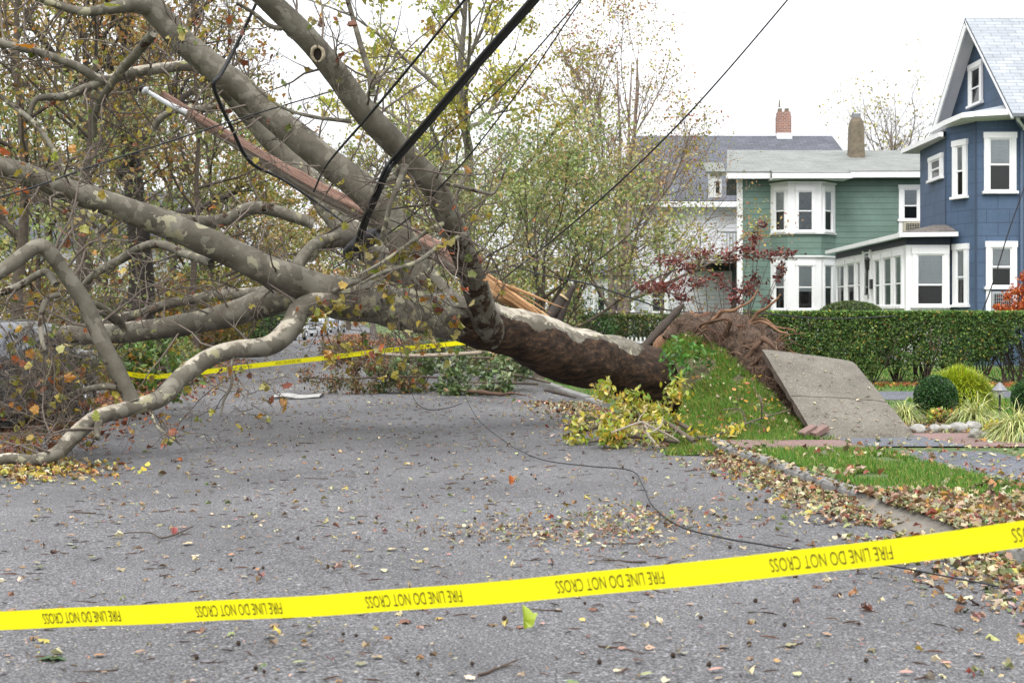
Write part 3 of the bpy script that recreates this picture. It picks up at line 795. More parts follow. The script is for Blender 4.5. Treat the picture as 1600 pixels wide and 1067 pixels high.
# ---- white house
wh = thing('white_house', 'white clapboard house with dark slate roof and brick chimney behind the trees', 'house', (7, 70, 0))
WY = 64.0
wx = lambda px, Y=WY: (px - CX) / F * Y
wz = lambda py, Y=WY: EYE - (py - HY) / F * Y
w = MB(); wallrun(w, [(16, WY), (wx(985), WY)], -.3, 6.6); wallrun(w, [(wx(985), WY), (wx(985), WY + 12)], -.3, 6.6)
wallrun(w, [(wx(985) - .01, WY - 1.2), (wx(922, WY - 1.2), WY - 1.2)], -.3, 3.2); wallrun(w, [(wx(922, WY - 1.2), WY - 1.2), (wx(922, WY - 1.2), WY + 6)], -.3, 3.2); wallrun(w, [(wx(985), WY), (wx(985) - .01, WY - 1.2)], -.3, 3.2)
w.build('wall', WCLAP, wh)
r = MB(); sheet3(r, [(wx(978), WY - .5, 6.5), (16.5, WY - .5, 6.5), (15.75, WY + 6, 10.2), (wx(988, 70), WY + 6, 10.2)], .08)
sheet3(r, [(16.5, WY + 12.5, 6.5), (wx(978), WY + 12.5, 6.5), (wx(988, 70), WY + 6, 10.2), (15.75, WY + 6, 10.2)], .08)
r.build('roof', ROOFS, wh)
r = MB(); rail(r, [(wx(978), WY - .48, 6.22), (16.5, WY - .48, 6.22)], .14, .24); r.build('gutter', WHITE, wh)
r = MB(); sheet3(r, [(wx(915, WY - 1.5), WY - 1.55, 3.2), (wx(990), WY - 1.55, 3.2), (wx(990), WY - .02, 3.6), (wx(915, WY - 1.5), WY - .02, 3.6)], .1); r.build('bay_roof', ROOFS, wh)
c = MB(); bx_ = (1224 - CX) / F * 70; chim(c, bx_, 70, [(9.9, .34, .3), (11.15, .34, .3), (11.16, .31, .28), (11.35, .31, .28)]); ch = c.build('chimney', BRICK, wh)
c = MB(); chim(c, bx_, 70, [(9.75, .37, .33), (10.30, .37, .33)]); c.build('chimney_base', WHITE, ch)
c = MB()
for dx in (-.18, .16): c.tubes([(bx_ + dx, 70, 11.34), (bx_ + dx, 70, 11.50), (bx_ + dx, 70, 11.53)], [.12, .11, .12], 8)
c.tubes([(bx_ - .2, 70, 11.6), (bx_ - .2, 70, 11.95)], [.05, .03], 6)
c.build('chimney_pot', STUCCO, ch)
A_, B_ = (wx(985), WY), (16, WY)
window_at(wh, 1016, 1044, 336, 382, A_, B_, blind=.4, trim=.13)
window_at(wh, 1014, 1044, 440, 490, A_, B_, blind=0, trim=.13)
for x0 in (930, 951, 972): window_at(wh, x0, x0 + 19, 440, 489, (wx(922, WY - 1.2), WY - 1.2), (wx(985, WY - 1.2), WY - 1.2), blind=.3, trim=.09)
b = MB(); b.box((wx(926, WY - 1.6), WY - 1.65, 1.6), (.14, .14, 3.4)); b.build('porch_post', WHITE, wh)
# side porch with rail above it, at the corner of the green house
b = MB(); b.box((wx(1125, 62), 62.6, 4.02), (2.5, 2.4, .12)); b.box((wx(1125, 62), 62.6, 3.86), (2.3, 2.2, .2)); b.build('porch_roof', WHITE, wh)
b = MB(); b.box((wx(1121, 62), 63.9, 3.55), (2.3, .1, .35)); b.box((wx(1160, 62), 63.2, 2.0), (.35, 1.2, 3.6)); b.build('porch_shadow_wall', plain('porch_shade', (.05, .05, .055)), wh)  # dark blocks put in for the shade of the porch opening
b = MB()
for i in range(9): b.box((wx(1133, 62) + i * .13, 61.5, 4.55), (.04, .04, .8))
b.box((wx(1146, 62), 61.5, 4.98), (1.3, .07, .07)); b.build('balcony_rail', plain('grey_paint', (.42, .43, .45)), wh)
# dormer
dY = 60.2
b = MB(); q0 = arr((1117 - CX) / F * dY, dY, EYE - (288 - HY) / F * dY)
b.box(q0, (.5, .5, 1.15)); o = b.build('dormer', WHITE, wh)
sheet_ = MB(); sheet3(sheet_, [q0 + arr(-.45, -.4, .5), q0 + arr(.4, -.4, .5), q0 + arr(.4, .4, .95), q0 + arr(-.45, .4, .95)], .1); sheet_.build('dormer_roof', ROOFG, o)
MB().box(q0 + arr(.08, -.254, -.15), (.16, .004, .5)).build('pane', DARK, o)

# ---- pale house beyond the woods on the left
ph = thing('distant_house', 'pale house glimpsed behind the bushes beside the fallen limb', 'house', (-22, 72, -.3))
w = MB(); wallrun(w, [(-17.5, 72), (-28, 72)], -.5, 5.2); wallrun(w, [(-17.5, 72), (-17.5, 80)], -.5, 5.2); w.build('wall', WCLAP, ph)
r = MB(); sheet3(r, [(-28.5, 71.5, 5.1), (-17, 71.5, 5.1), (-17, 76, 8.0), (-28.5, 76, 8.0)], .1); r.build('roof', ROOFS, ph)
for x in (-19, -21.5, -24, -26.3):
    window(ph, (x, 72, .8), (1, 0), (0, -1), 1.0, 1.7); window(ph, (x, 72, 3.3), (1, 0), (0, -1), 1.0, 1.5)
# ------------------------------------------------------------------ the fallen plane tree
ft = thing('fallen_plane_tree', 'huge uprooted plane tree with mottled bark lying across the road', 'tree', (2.9, 20.2, 0))
def bark(P_, R_, n, sides=22, dark=None, strip=None, bump=.06, bscale=2.2, parent=ft, name='limb', mat=BARK, smoothb=0.0):
    """tapering limb; dark/strip(Q, up) give the masks per ring vertex"""
    mb = MB(); mb.tubes(P_, R_, sides, bump=bump, bscale=bscale)
    V = mb.v[0]; C = np.zeros((len(V), 3))
    up = (V - np.repeat(P_, sides, axis=0)) / np.repeat(R_, sides)[:, None]
    if dark is not None: C[:, 0] = dark(V, up)
    if strip is not None: C[:, 1] = strip(V, up)
    C[:, 2] = smoothb if smoothb is None or not callable(smoothb) else smoothb(V)
    mb.c[0] = C
    return mb.build(name, mat, parent, smooth=True)
TRUNK = [(1135, 580, 20.7, 74), (1100, 592, 20.3, 62), (1040, 596, 20.1, 52), (1000, 588, 19.9, 49), (960, 574, 19.7, 47), (920, 562, 19.4, 46), (880, 548, 19.2, 46), (840, 534, 18.9, 43), (800, 520, 18.7, 40), (760, 510, 18.5, 39),
         (720, 500, 18.3, 36), (680, 492, 18.1, 35), (640, 486, 17.9, 34), (600, 478, 17.8, 33), (560, 469, 17.6, 32), (520, 462, 17.45, 32), (488, 456, 17.3, 30)]
tp, tr = pxline(TRUNK, 12)
xe = lambda V: V[:, 0] * F / V[:, 1] + CX     # photo column, used to lay out the kinds of bark and the shade painted on limb A
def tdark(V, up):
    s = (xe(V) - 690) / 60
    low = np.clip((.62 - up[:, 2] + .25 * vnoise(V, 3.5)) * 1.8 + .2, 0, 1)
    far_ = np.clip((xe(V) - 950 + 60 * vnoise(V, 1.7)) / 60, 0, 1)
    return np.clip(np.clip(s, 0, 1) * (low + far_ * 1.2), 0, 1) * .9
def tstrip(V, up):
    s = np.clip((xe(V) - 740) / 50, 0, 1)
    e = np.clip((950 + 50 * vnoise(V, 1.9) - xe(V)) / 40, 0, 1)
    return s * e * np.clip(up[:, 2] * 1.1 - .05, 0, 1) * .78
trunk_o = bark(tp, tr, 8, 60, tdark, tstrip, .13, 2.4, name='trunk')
LIMBS = {
 'A': [(768, 522, 18.45, 30), (758, 500, 18.1, 25), (750, 470, 17.8, 23.5), (730, 410, 17.3, 23), (706, 352, 16.9, 22.5), (678, 292, 16.6, 22), (630, 238, 16.3, 22), (570, 175, 16.0, 22), (525, 115, 15.7, 21), (485, 65, 15.4, 20.5), (420, 2, 15.1, 20), (370, -42, 14.9, 19), (330, -90, 14.7, 18)],
 'B': [(725, 508, 18.5, 44), (690, 474, 18.5, 38), (650, 420, 18.5, 33), (610, 345, 18.4, 32), (560, 290, 18.3, 32), (500, 243, 18.2, 30), (435, 190, 18.1, 28), (380, 142, 18.0, 27), (330, 102, 17.9, 27), (285, 65, 17.8, 26.5), (240, 15, 17.7, 25), (190, -35, 17.6, 24), (140, -90, 17.5, 22)],
 'C': [(505, 455, 17.35, 32), (470, 442, 17.2, 30), (430, 428, 17.0, 28), (350, 390, 16.7, 26), (275, 357, 16.4, 25), (180, 322, 16.0, 23), (100, 296, 15.7, 21), (40, 272, 15.5, 19), (-20, 255, 15.3, 18), (-110, 225, 15.0, 16), (-200, 190, 14.8, 13)],
 'D': [(530, 468, 17.4, 28), (500, 472, 17.2, 25), (470, 484, 16.95, 24), (454, 512, 16.7, 24), (420, 540, 16.4, 22), (365, 546, 16.0, 19.5), (325, 560, 15.7, 20), (285, 588, 15.3, 20), (250, 622, 14.9, 19), (200, 638, 14.6, 18), (150, 653, 14.3, 17), (115, 682, 14.05, 17), (88, 708, 13.9, 15.5), (50, 719, 13.8, 13), (10, 716, 13.7, 12), (-40, 728, 13.6, 10), (-90, 722, 13.5, 8)],
 'E': [(500, 458, 17.45, 27), (460, 462, 17.8, 29), (410, 475, 18.1, 27), (350, 494, 18.4, 23), (270, 510, 18.7, 21), (200, 519, 19.0, 20), (120, 524, 19.3, 19), (60, 528, 19.5, 18), (0, 540, 19.7, 16), (-80, 552, 20.0, 14)],
 'E2': [(450, 450, 17.9, 12), (410, 456, 18.3, 9), (365, 460, 18.6, 8.5), (327, 463, 18.9, 8.5), (258, 476, 19.3, 8), (223, 489, 19.6, 7.5), (189, 497, 19.9, 7), (150, 508, 20.2, 6), (90, 520, 20.6, 5)],
 'B2': [(640, 420, 19.4, 30), (600, 405, 19.9, 26), (545, 360, 20.4, 23), (480, 280, 20.6, 19), (420, 215, 20.6, 17), (370, 160, 20.4, 14), (330, 120, 20.0, 10), (305, 104, 19.6, 9), (260, 106, 19.2, 9), (205, 114, 18.8, 8.5), (160, 126, 18.5, 8), (120, 104, 18.3, 7.5), (60, 82, 18.1, 7), (0, 66, 18.0, 6.5), (-60, 40, 17.9, 6)],
 'H': [(238, 12, 17.7, 14), (205, 8, 17.4, 12), (170, 14, 17.2, 9), (130, 18, 17, 7), (90, 8, 16.9, 6), (40, -10, 16.8, 5)],
 'V': [(206, 628, 14.65, 14), (197, 608, 14.65, 13), (165, 545, 14.6, 13), (133, 475, 14.5, 13), (100, 425, 14.4, 12.5), (80, 397, 14.3, 12.5), (68, 386, 14.25, 12.5), (56, 386, 14.2, 12), (40, 396, 14.1, 12), (0, 425, 13.9, 11.5), (-60, 455, 13.7, 10)],
}
limb_pts = {}
SLIM = dict(A=.90, B=.75, C=.86, D=.72, E=.82, B2=.95)
for k, c in LIMBS.items():
    p, r = pxline(c, 8); r = r * SLIM.get(k, 1); limb_pts[k] = (p, r)
    dk = None
    if k == 'A': dk = lambda V, up: np.clip((xe(V) - 640) / 130, 0, .47) * np.clip(1.0 - up[:, 2] * .5, 0, 1)  # dark bark with shade painted into limb A's lower end, deeper underneath
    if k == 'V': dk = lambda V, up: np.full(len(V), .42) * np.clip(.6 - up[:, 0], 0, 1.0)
    pale_top = (lambda V, up: np.clip(up[:, 2] * .35 + .22 + .25 * vnoise(V, 2.2), 0, 1)) if k == 'D' else ((lambda V, up: np.clip(up[:, 2] * .3 + .12 + .3 * vnoise(V, 2.0), 0, 1)) if k in ('E', 'E2', 'B2') else None)  # pale bark, with top light painted in on D; others also paler on top
    bark(p, r, 8, 20, dk, pale_top, .05, 3.0, smoothb={'A': lambda V: np.clip((xe(V) - 470) / 120, .35, 1), 'B': .35, 'V': .9, 'C': .18}.get(k, .1))
# knot hole on the near limb
kp = P(497, 86, 15.12)
kb_ = MB()
a = np.linspace(0, 2 * np.pi, 19); ring = np.stack([np.cos(a) * .062, np.sin(a) * -.02 - .035, np.sin(a) * .075], -1) + kp
kb_.tubes(ring, np.full(19, .017), 8, col=(.29, .245, .17), bump=.55, bscale=16); kb_.build('knot', attrmat('knot_wood', .8, 30), ft, smooth=True)
kb_ = MB(); kb_.add([kp + arr(math.cos(t) * .05, -.022 - math.sin(t) * .016, math.sin(t) * .062) for t in a[:-1]], [list(range(18))], (.02, .014, .01)); kb_.build('knot_hollow', TWIG, ft)

BR = [  # thinner bare branches
 [(158, 128, 18.5, 7), (130, 140, 18.3, 7), (100, 151, 18.1, 6.5), (75, 152, 18, 6), (55, 157, 17.9, 5), (46, 185, 17.9, 3)],
 [(240, 52, 17.5, 8), (215, 82, 17.8, 7.5), (190, 110, 18.1, 7), (165, 145, 18.4, 6), (150, 175, 18.6, 5), (147, 215, 18.7, 4)],
 [(88, 445, 14.4, 6), (70, 425, 14.5, 6), (30, 447, 14.5, 6), (0, 458, 14.4, 6), (-40, 470, 14.3, 5)],
 [(330, 412, 16.8, 7), (280, 393, 17.2, 7), (255, 383, 17.4, 7), (228, 384, 17.6, 7), (190, 405, 17.9, 7), (150, 427, 18.1, 6), (125, 452, 18.2, 4), (100, 470, 18.3, 2.5)],
 [(480, 400, 18.6, 14), (500, 380, 18.8, 12), (540, 372, 19.0, 15), (560, 380, 19.2, 12), (590, 400, 19.2, 10)],
 [(455, 430, 17.6, 9), (475, 400, 18.0, 10), (500, 378, 18.2, 9), (530, 368, 18.3, 7)],
 [(490, 350, 20.5, 9), (430, 330, 20.4, 10), (395, 325, 20.3, 11), (345, 345, 20.2, 10), (290, 344, 20.1, 9), (235, 328, 20, 8), (180, 318, 20, 6), (120, 300, 20, 4)],
 [(350, 165, 20.5, 6), (320, 170, 20.4, 6), (295, 170, 20.4, 5), (260, 178, 20.3, 5), (243, 195, 20.3, 5), (238, 215, 20.3, 4)],
 [(196, 515, 18.9, 6), (180, 495, 18.6, 5.5), (155, 478, 18.4, 5), (125, 465, 18.2, 5), (105, 450, 18, 4)],
 [(183, 505, 18.9, 4.5), (160, 490, 18.7, 4.5), (140, 482, 18.6, 4)],
 [(185, 605, 14.6, 5.5), (160, 604, 14.7, 5.5), (130, 610, 14.8, 5), (100, 622, 14.9, 4.5), (60, 640, 15, 3)],
 [(155, 660, 14.2, 7), (152, 672, 14.1, 6), (152, 684, 14, 5)],
 [(93, 460, 14.4, 5), (75, 466, 14.3, 5), (66, 485, 14.2, 4.5), (64, 520, 14.1, 4), (70, 548, 14, 3)],
 [(730, 365, 16.9, 5), (715, 372, 16.6, 4.5), (690, 382, 16.3, 4), (650, 410, 16.1, 3.5), (600, 425, 16, 3), (560, 445, 15.9, 2)],
 [(692, 350, 16.6, 4), (670, 360, 16.4, 4), (640, 380, 16.2, 3), (600, 408, 16, 2.5), (560, 430, 15.9, 2)],
 [(622, 270, 16.1, 8), (632, 262, 15.9, 7), (624, 285, 15.8, 5), (610, 320, 15.8, 4), (603, 350, 15.9, 4), (598, 370, 16, 4), (606, 385, 16.1, 3)],
 [(605, 285, 16.2, 5), (618, 278, 16.1, 5), (640, 282, 16.2, 3)],
 [(690, 287, 16.5, 3.5), (720, 292, 16.4, 3), (750, 300, 16.4, 3), (770, 302, 16.4, 2.5), (782, 285, 16.4, 2), (790, 262, 16.4, 1.5)],
 [(582, 150, 15.9, 7), (578, 120, 15.9, 5), (565, 75, 15.9, 4.5), (552, 30, 15.9, 4), (540, -10, 15.9, 3.5)],
 [(572, 152, 15.9, 3.5), (590, 125, 15.8, 3), (612, 100, 15.8, 2.5), (620, 80, 15.7, 2)],
 [(548, 190, 15.9, 3.5), (520, 187, 15.8, 3), (490, 183, 15.7, 3), (450, 172, 15.7, 2.5), (415, 150, 15.6, 2), (385, 120, 15.6, 1.5)],
 [(440, 45, 15.2, 4), (420, 40, 15.1, 3.5), (395, 20, 15.0, 3), (370, 5, 14.9, 2.5)],
 [(366, 550, 16, 3), (360, 575, 15.8, 3), (362, 600, 15.7, 2.5), (350, 625, 15.6, 2), (345, 650, 15.5, 1.5)],
 [(235, 642, 14.7, 2.5), (245, 665, 14.5, 2), (262, 680, 14.4, 1.5), (282, 694, 14.35, 1.2)],
 [(520, 455, 17.2, 4), (560, 440, 16.8, 3.5), (600, 420, 16.5, 3), (640, 415, 16.3, 2.5)],
 [(0, 150, 17, 4), (60, 200, 17, 4), (110, 280, 17, 3.5), (150, 360, 17, 3), (170, 430, 17, 2)],
]
bp = []
for c in BR:
    p, r = pxline(c, 5); bp.append((p, r)); bark(p, r, 5, 9, lambda V, up: np.full(len(V), .40) * (vnoise(V, 1.5) > -.1), None, .08, 9, name='branch')

# ---- generic branching, used by all trees
def grow(start, dirs, length, rad, r, N=5, bend=.25, up=.15, taper=.25):
    M = len(start); P_ = np.zeros((M, N, 3)); P_[:, 0] = start; d = norm(dirs)
    for k in range(1, N):
        d = norm(d + r.normal(0, bend, (M, 3)) / math.sqrt(N) + np.array([0, 0, up / N]))
        P_[:, k] = P_[:, k - 1] + d * (np.asarray(length) / (N - 1))[:, None]
    return P_, np.asarray(rad)[:, None] * np.linspace(1, taper, N)[None]
def spawn(P_, R_, n, r, t0=.2, t1=1.0, fwd=.6, side=.9, up=.2, lenk=(.35, .7), base_len=None, radk=.6):
    """n children from random places along the parents"""
    M, N, _ = P_.shape
    L = np.linalg.norm(np.diff(P_, axis=1), axis=2).sum(1)
    i = r.choice(M, n, p=L / L.sum()); t = r.uniform(t0, t1, n) * (N - 1); k = np.minimum(t.astype(int), N - 2); f = (t - k)[:, None]
    s = P_[i, k] * (1 - f) + P_[i, k + 1] * f
    T = norm(P_[i, k + 1] - P_[i, k]); q = r.normal(size=(n, 3)); q = norm(q - (q * T).sum(1, keepdims=True) * T)
    d = norm(T * fwd + q * side + np.array([0, 0, up]))
    ln = (L[i] if base_len is None else np.full(n, base_len)) * r.uniform(*lenk, n) * (1 - .35 * t / (N - 1))
    rd = np.minimum((R_[i, k] * (1 - f[:, 0]) + R_[i, k + 1] * f[:, 0]) * radk, ln * .03 + .002)
    return s, d, ln, rd

# twigs of the fallen tree
tw = np.random.default_rng(21)
def resample(p, r, N=14):
    i = np.linspace(0, len(p) - 1, N); k = np.minimum(i.astype(int), len(p) - 2); f = (i - k)[:, None]
    return p[k] * (1 - f) + p[k + 1] * f, r[k] * (1 - f[:, 0]) + r[k + 1] * f[:, 0]
allp = [resample(*limb_pts[k]) for k in ('C', 'D', 'E', 'E2', 'V', 'H')] + [resample(p, r) for p, r in bp] + [resample(*limb_pts['B2'])]
LP = np.stack([a[0] for a in allp]); LR = np.stack([a[1] for a in allp])
twigs = MB(); tips = []
def twig_cloud(LP, LR, n1, n2, n3, base, r, up=.1, leaf_every=.3):
    s, d, l, rd = spawn(LP, LR, n1, r, .1, 1, .5, 1, up, (.5, 1.2), base, .35)
    rd = np.clip(rd, .006, .016)
    P1, R1 = grow(s, d, l, rd, r, 7, .55, up * .5)
    s, d, l, rd = spawn(P1, R1, n2, r, .2, 1, .6, .8, 0, (.4, .9), base * .55, .7)
    P2, R2 = grow(s, d, l, np.clip(rd, .003, .008), r, 6, .6, -.1)
    s, d, l, rd = spawn(P2, R2, n3, r, .2, 1, .6, .8, -.1, (.4, .9), base * .28, .7)
    P3, R3 = grow(s, d, l, np.clip(rd, .0022, .004), r, 5, .6, -.1)
    out = []
    for Pq, Rq, sd in ((P1, R1, 6), (P2, R2, 5), (P3, R3, 4)):
        ok = (Pq[:, :, 2].min(1) > .02)
        c = (np.exp(r.normal(0, .25, (len(Pq), 1, 1))) * np.array([.125, .102, .083])) * np.ones((1, Pq.shape[1], 1))
        twigs.tubes(Pq[ok], Rq[ok], sd, col=c[ok]); out.append(Pq[ok])
    return out
o1 = twig_cloud(LP, LR, 230, 980, 3600, 1.3, tw)
# the snapped crown heaped on the left, over the parked car
heap = [[(-30, 640, 15.2, 6), (40, 590, 15.3, 5), (100, 560, 15.4, 4), (160, 550, 15.5, 3)], [(20, 700, 14.6, 6), (30, 620, 15, 5), (10, 540, 15.3, 4), (30, 470, 15.5, 3)],
        [(110, 690, 14.4, 5), (80, 630, 14.8, 5), (40, 600, 15, 4), (-20, 590, 15.2, 3)], [(60, 715, 14.0, 5), (90, 650, 14.5, 4), (120, 600, 14.9, 4), (130, 540, 15.2, 3)], [(-20, 560, 15, 5), (50, 610, 15, 4), (90, 660, 14.8, 3), (140, 640, 14.8, 3)]]
hp = [resample(*pxline(c, 5)) for c in heap]
o2 = twig_cloud(np.stack([a[0] for a in hp]), np.stack([a[1] for a in hp]), 90, 620, 3400, .75, tw, 0)
upl = [resample(*limb_pts[k]) for k in ('A', 'B')]
o3 = twig_cloud(np.stack([a[0] for a in upl]), np.stack([a[1] for a in upl]), 80, 320, 1000, 1.5, tw, .05)
nt = [resample(*pxline(c, 5)) for c in ([(760, 330, 16.5, 4), (690, 400, 16.4, 4), (640, 440, 16.6, 3), (590, 470, 16.9, 3)], [(690, 400, 16.4, 3), (640, 460, 16.6, 3), (620, 510, 16.8, 3), (600, 545, 17, 2)], [(600, 420, 17, 3), (560, 470, 17, 3), (520, 500, 17, 2), (490, 520, 17, 2)])]
o4 = twig_cloud(np.stack([a[0] for a in nt]), np.stack([a[1] for a in nt]), 46, 220, 480, .9, tw, -.1)
dt = [resample(*pxline(c, 5)) for c in ([(350, 552, 15.8, 2.5), (372, 590, 15.6, 2), (392, 630, 15.5, 1.6), (402, 664, 15.4, 1)], [(375, 548, 16, 2.5), (396, 575, 15.9, 2), (425, 600, 15.8, 1.4), (438, 618, 15.7, 1)], [(235, 640, 14.7, 2), (258, 662, 14.5, 1.6), (280, 690, 14.4, 1)])]
o5 = twig_cloud(np.stack([a[0] for a in dt]), np.stack([a[1] for a in dt]), 20, 90, 240, .42, tw, -.1)
twigs.build('twigs', TWIG, ft, smooth=True)
FPAL = [(5, 146, 136, 56), (4, 168, 150, 62), (2, 176, 124, 48), (1.2, 168, 92, 46), (1, 120, 66, 42), (2, 110, 122, 46), (1.2, 196, 184, 120)]
def hang_leaves(mb, segs, n, size, pal, r, tmpl=LOBED, jit=.02):
    P_ = segs.reshape(-1, 3); i = r.integers(0, len(P_), n)
    pos = P_[i] + r.normal(0, jit, (n, 3)); pos[:, 2] -= size * .3
    scatter(mb, tmpl, pos, rand_rot(n, r), size * r.uniform(.6, 1.35, n), palette(n, pal, r, k=.8))
lv = MB()
for o, n, sz in ((o1, 430, .095), (o2, 250, .095), (o3, 90, .10), (o4, 230, .10), (o5, 26, .10)):
    hang_leaves(lv, np.concatenate([o[1].reshape(-1, 3), o[2].reshape(-1, 3)]), n, sz, FPAL, tw)
for px, py, s, col in ((38, 72, .21, (176, 112, 24)), (175, 8, .18, (140, 142, 52)), (265, 66, .10, (180, 144, 56)), (95, 545, .10, (150, 146, 84)), (150, 650, .12, (136, 142, 66)), (112, 690, .10, (140, 136, 60))):
    scatter(lv, LOBED, P(px, py, 14.0)[None], rand_rot(1, tw, .9) @ np.array([[[1, 0, 0], [0, 0, -1], [0, 1, 0]]]), s, lin(np.array(col))[None])
lo = lv.build('leaves', LEAF, ft); lo['kind'] = 'stuff'

# ---- root plate
def patch(rows, nu, nv, amp, sc, seed=0, amp2=0, keep_edge=0):
    """smooth surface through rows of (photo x, photo y, depth), roughened"""
    G = np.array([[P(*q) for q in row] for row in rows])
    A = np.stack([spline(row, nu) for row in G])
    B = np.stack([spline(A[:, j], nv) for j in range(A.shape[1])], axis=1)
    n = norm(np.cross(np.gradient(B, axis=0), np.gradient(B, axis=1)))
    q = B + seed
    B = B + n * (amp * vnoise(q, sc) + amp * .5 * vnoise(q, sc * 2.3) + amp2 * vnoise(q, sc * 6))[..., None]
    return B, n
def gridmesh(mb, B, col=(1, 1, 1)):
    h, w = B.shape[:2]; b = (np.arange(h - 1) * w)[:, None] + np.arange(w - 1)[None]
    mb.add(B.reshape(-1, 3), np.stack([b, b + 1, b + w + 1, b + w], -1).reshape(-1, 4), col)
ROOT = [[(1000, 600, 23.5), (1080, 560, 23.6), (1150, 560, 23.4), (1215, 580, 23), (1260, 640, 22)],
        [(1015, 545, 21.9), (1080, 508, 22), (1140, 502, 21.8), (1190, 515, 21.4), (1235, 560, 20.8)],
        [(1030, 530, 20.8), (1068, 497, 20.9), (1122, 492, 20.8), (1170, 499, 20.4), (1214, 542, 19.7)],
        [(1085, 545, 20.2), (1108, 528, 20.0), (1145, 532, 19.6), (1184, 542, 19.2), (1216, 566, 18.9)],
        [(1130, 590, 19.5), (1150, 575, 19.2), (1176, 580, 18.8), (1202, 588, 18.5), (1226, 605, 18.2)],
        [(1190, 632, 18.6), (1206, 622, 18.3), (1226, 630, 18.0), (1241, 640, 17.7), (1252, 652, 17.4)],
        [(1240, 682, 17.4), (1254, 672, 17.25), (1262, 675, 17.0), (1270, 680, 16.8), (1278, 690, 16.6)]]
B, _ = patch(ROOT, 14, 14, .10, 3.2, 4, .05)
mb = MB(); gridmesh(mb, B); mb.build('root_ball', SOIL, ft, smooth=True)
# fine rootlets all over the soil face
rr = np.random.default_rng(8)
pick = B[20:75:1].reshape(-1, 3); pick = pick[rr.integers(0, len(pick), 2000)]
d = rr.normal(size=(len(pick), 3)) + [0.2, -.6, -.35]
Pq, Rq = grow(pick, d, rr.uniform(.08, .38, len(pick)), rr.uniform(.002, .007, len(pick)), rr, 5, .9, -.5)
c = (np.exp(rr.normal(0, .45, (len(pick), 1, 1))) * np.array([.115, .072, .048])) * np.ones((1, 5, 1))
mb = MB(); mb.tubes(Pq, Rq, 4, col=c)
mb.build('rootlets', TWIG, ft, smooth=True)
ROOTS = [([(1120, 545, 20.0, 7), (1140, 502, 19.6, 6), (1108, 503, 19.8, 4), (1085, 520, 20, 3)], 0),
 ([(1060, 540, 20.5, 7), (1105, 510, 20.2, 6), (1130, 490, 20, 5), (1150, 484, 19.9, 4), (1172, 470, 19.8, 2.5), (1185, 452, 19.8, 1.5)], 1),
 ([(1150, 520, 20.3, 5), (1180, 495, 20.0, 4.5), (1205, 476, 19.8, 3.5), (1220, 460, 19.7, 2)], 1),
 ([(1140, 520, 20.2, 4), (1178, 503, 19.9, 3.6), (1210, 512, 19.6, 3), (1234, 522, 19.4, 1.6)], 1),
 ([(1150, 512, 20.3, 3.4), (1190, 500, 20.0, 3), (1216, 512, 19.8, 2.2), (1244, 520, 19.6, 1.2)], 1),
 ([(1140, 560, 19.5, 5), (1175, 540, 19.2, 8), (1195, 530, 19.0, 7), (1212, 545, 18.9, 4), (1222, 556, 18.8, 2)], 0),
 ([(1130, 570, 19.5, 4), (1165, 560, 19.1, 6), (1180, 545, 19.0, 6), (1190, 533, 19.0, 4)], 0),
 ([(1160, 580, 19.1, 3), (1185, 560, 18.8, 4), (1195, 548, 18.8, 3)], 0),
 ([(1010, 580, 20.5, 12), (1035, 540, 20.7, 13), (1060, 510, 20.9, 12), (1078, 496, 21.0, 10), (1088, 490, 21, 6)], 1),
 ([(1022, 570, 20.7, 12), (1044, 540, 20.8, 12), (1070, 512, 20.9, 10), (1094, 494, 21.0, 6)], 1),
 ([(1030, 570, 20.9, 16), (1055, 535, 21, 16), (1085, 508, 21.1, 13), (1110, 494, 21.1, 8)], 2)]
for k in range(26):     # a fringe of lesser roots along the torn edge
    a0, b0 = rr.uniform(1090, 1215), 0; b0 = np.interp(a0, [1090, 1150, 1215], [500, 500, 538]) + rr.uniform(0, 25)
    q = [(a0, b0, 19.9, rr.uniform(1.5, 3.2))]; dx, dy = rr.uniform(6, 16), rr.uniform(-7, 6)
    for j in range(4): q.append((q[-1][0] + dx, q[-1][1] + dy, q[-1][2] - .07, q[-1][3] * .72)); dy += rr.normal(2, 4); dx *= rr.uniform(.5, 1.2)
    ROOTS.append((q, int(rr.integers(0, 3))))
for c, kind in ROOTS:
    p, r = pxline(c, 7); r = r * (.62 if c[0][3] < 11 else .85); p = p + .035 * np.stack([vnoise(p + 3 * k, 6) for k in range(3)], -1); mb = MB(); mb.tubes(p, r, 10, col=[(.105, .062, .040), (.21, .115, .064), (.12, .058, .036)][kind], bump=.3, bscale=11); mb.build('root', TWIG, ft, smooth=True)
p, r = pxline([(992, 560, 19.9, 6), (1006, 543, 20, 6), (1036, 510, 20.2, 6), (1058, 486, 20.4, 5), (1068, 475, 20.45, 2)], 6)
mb = MB(); mb.tubes(p, r, 10, col=(.055, .043, .034), bump=.35, bscale=12); mb.build('root', TWIG, ft, smooth=True)
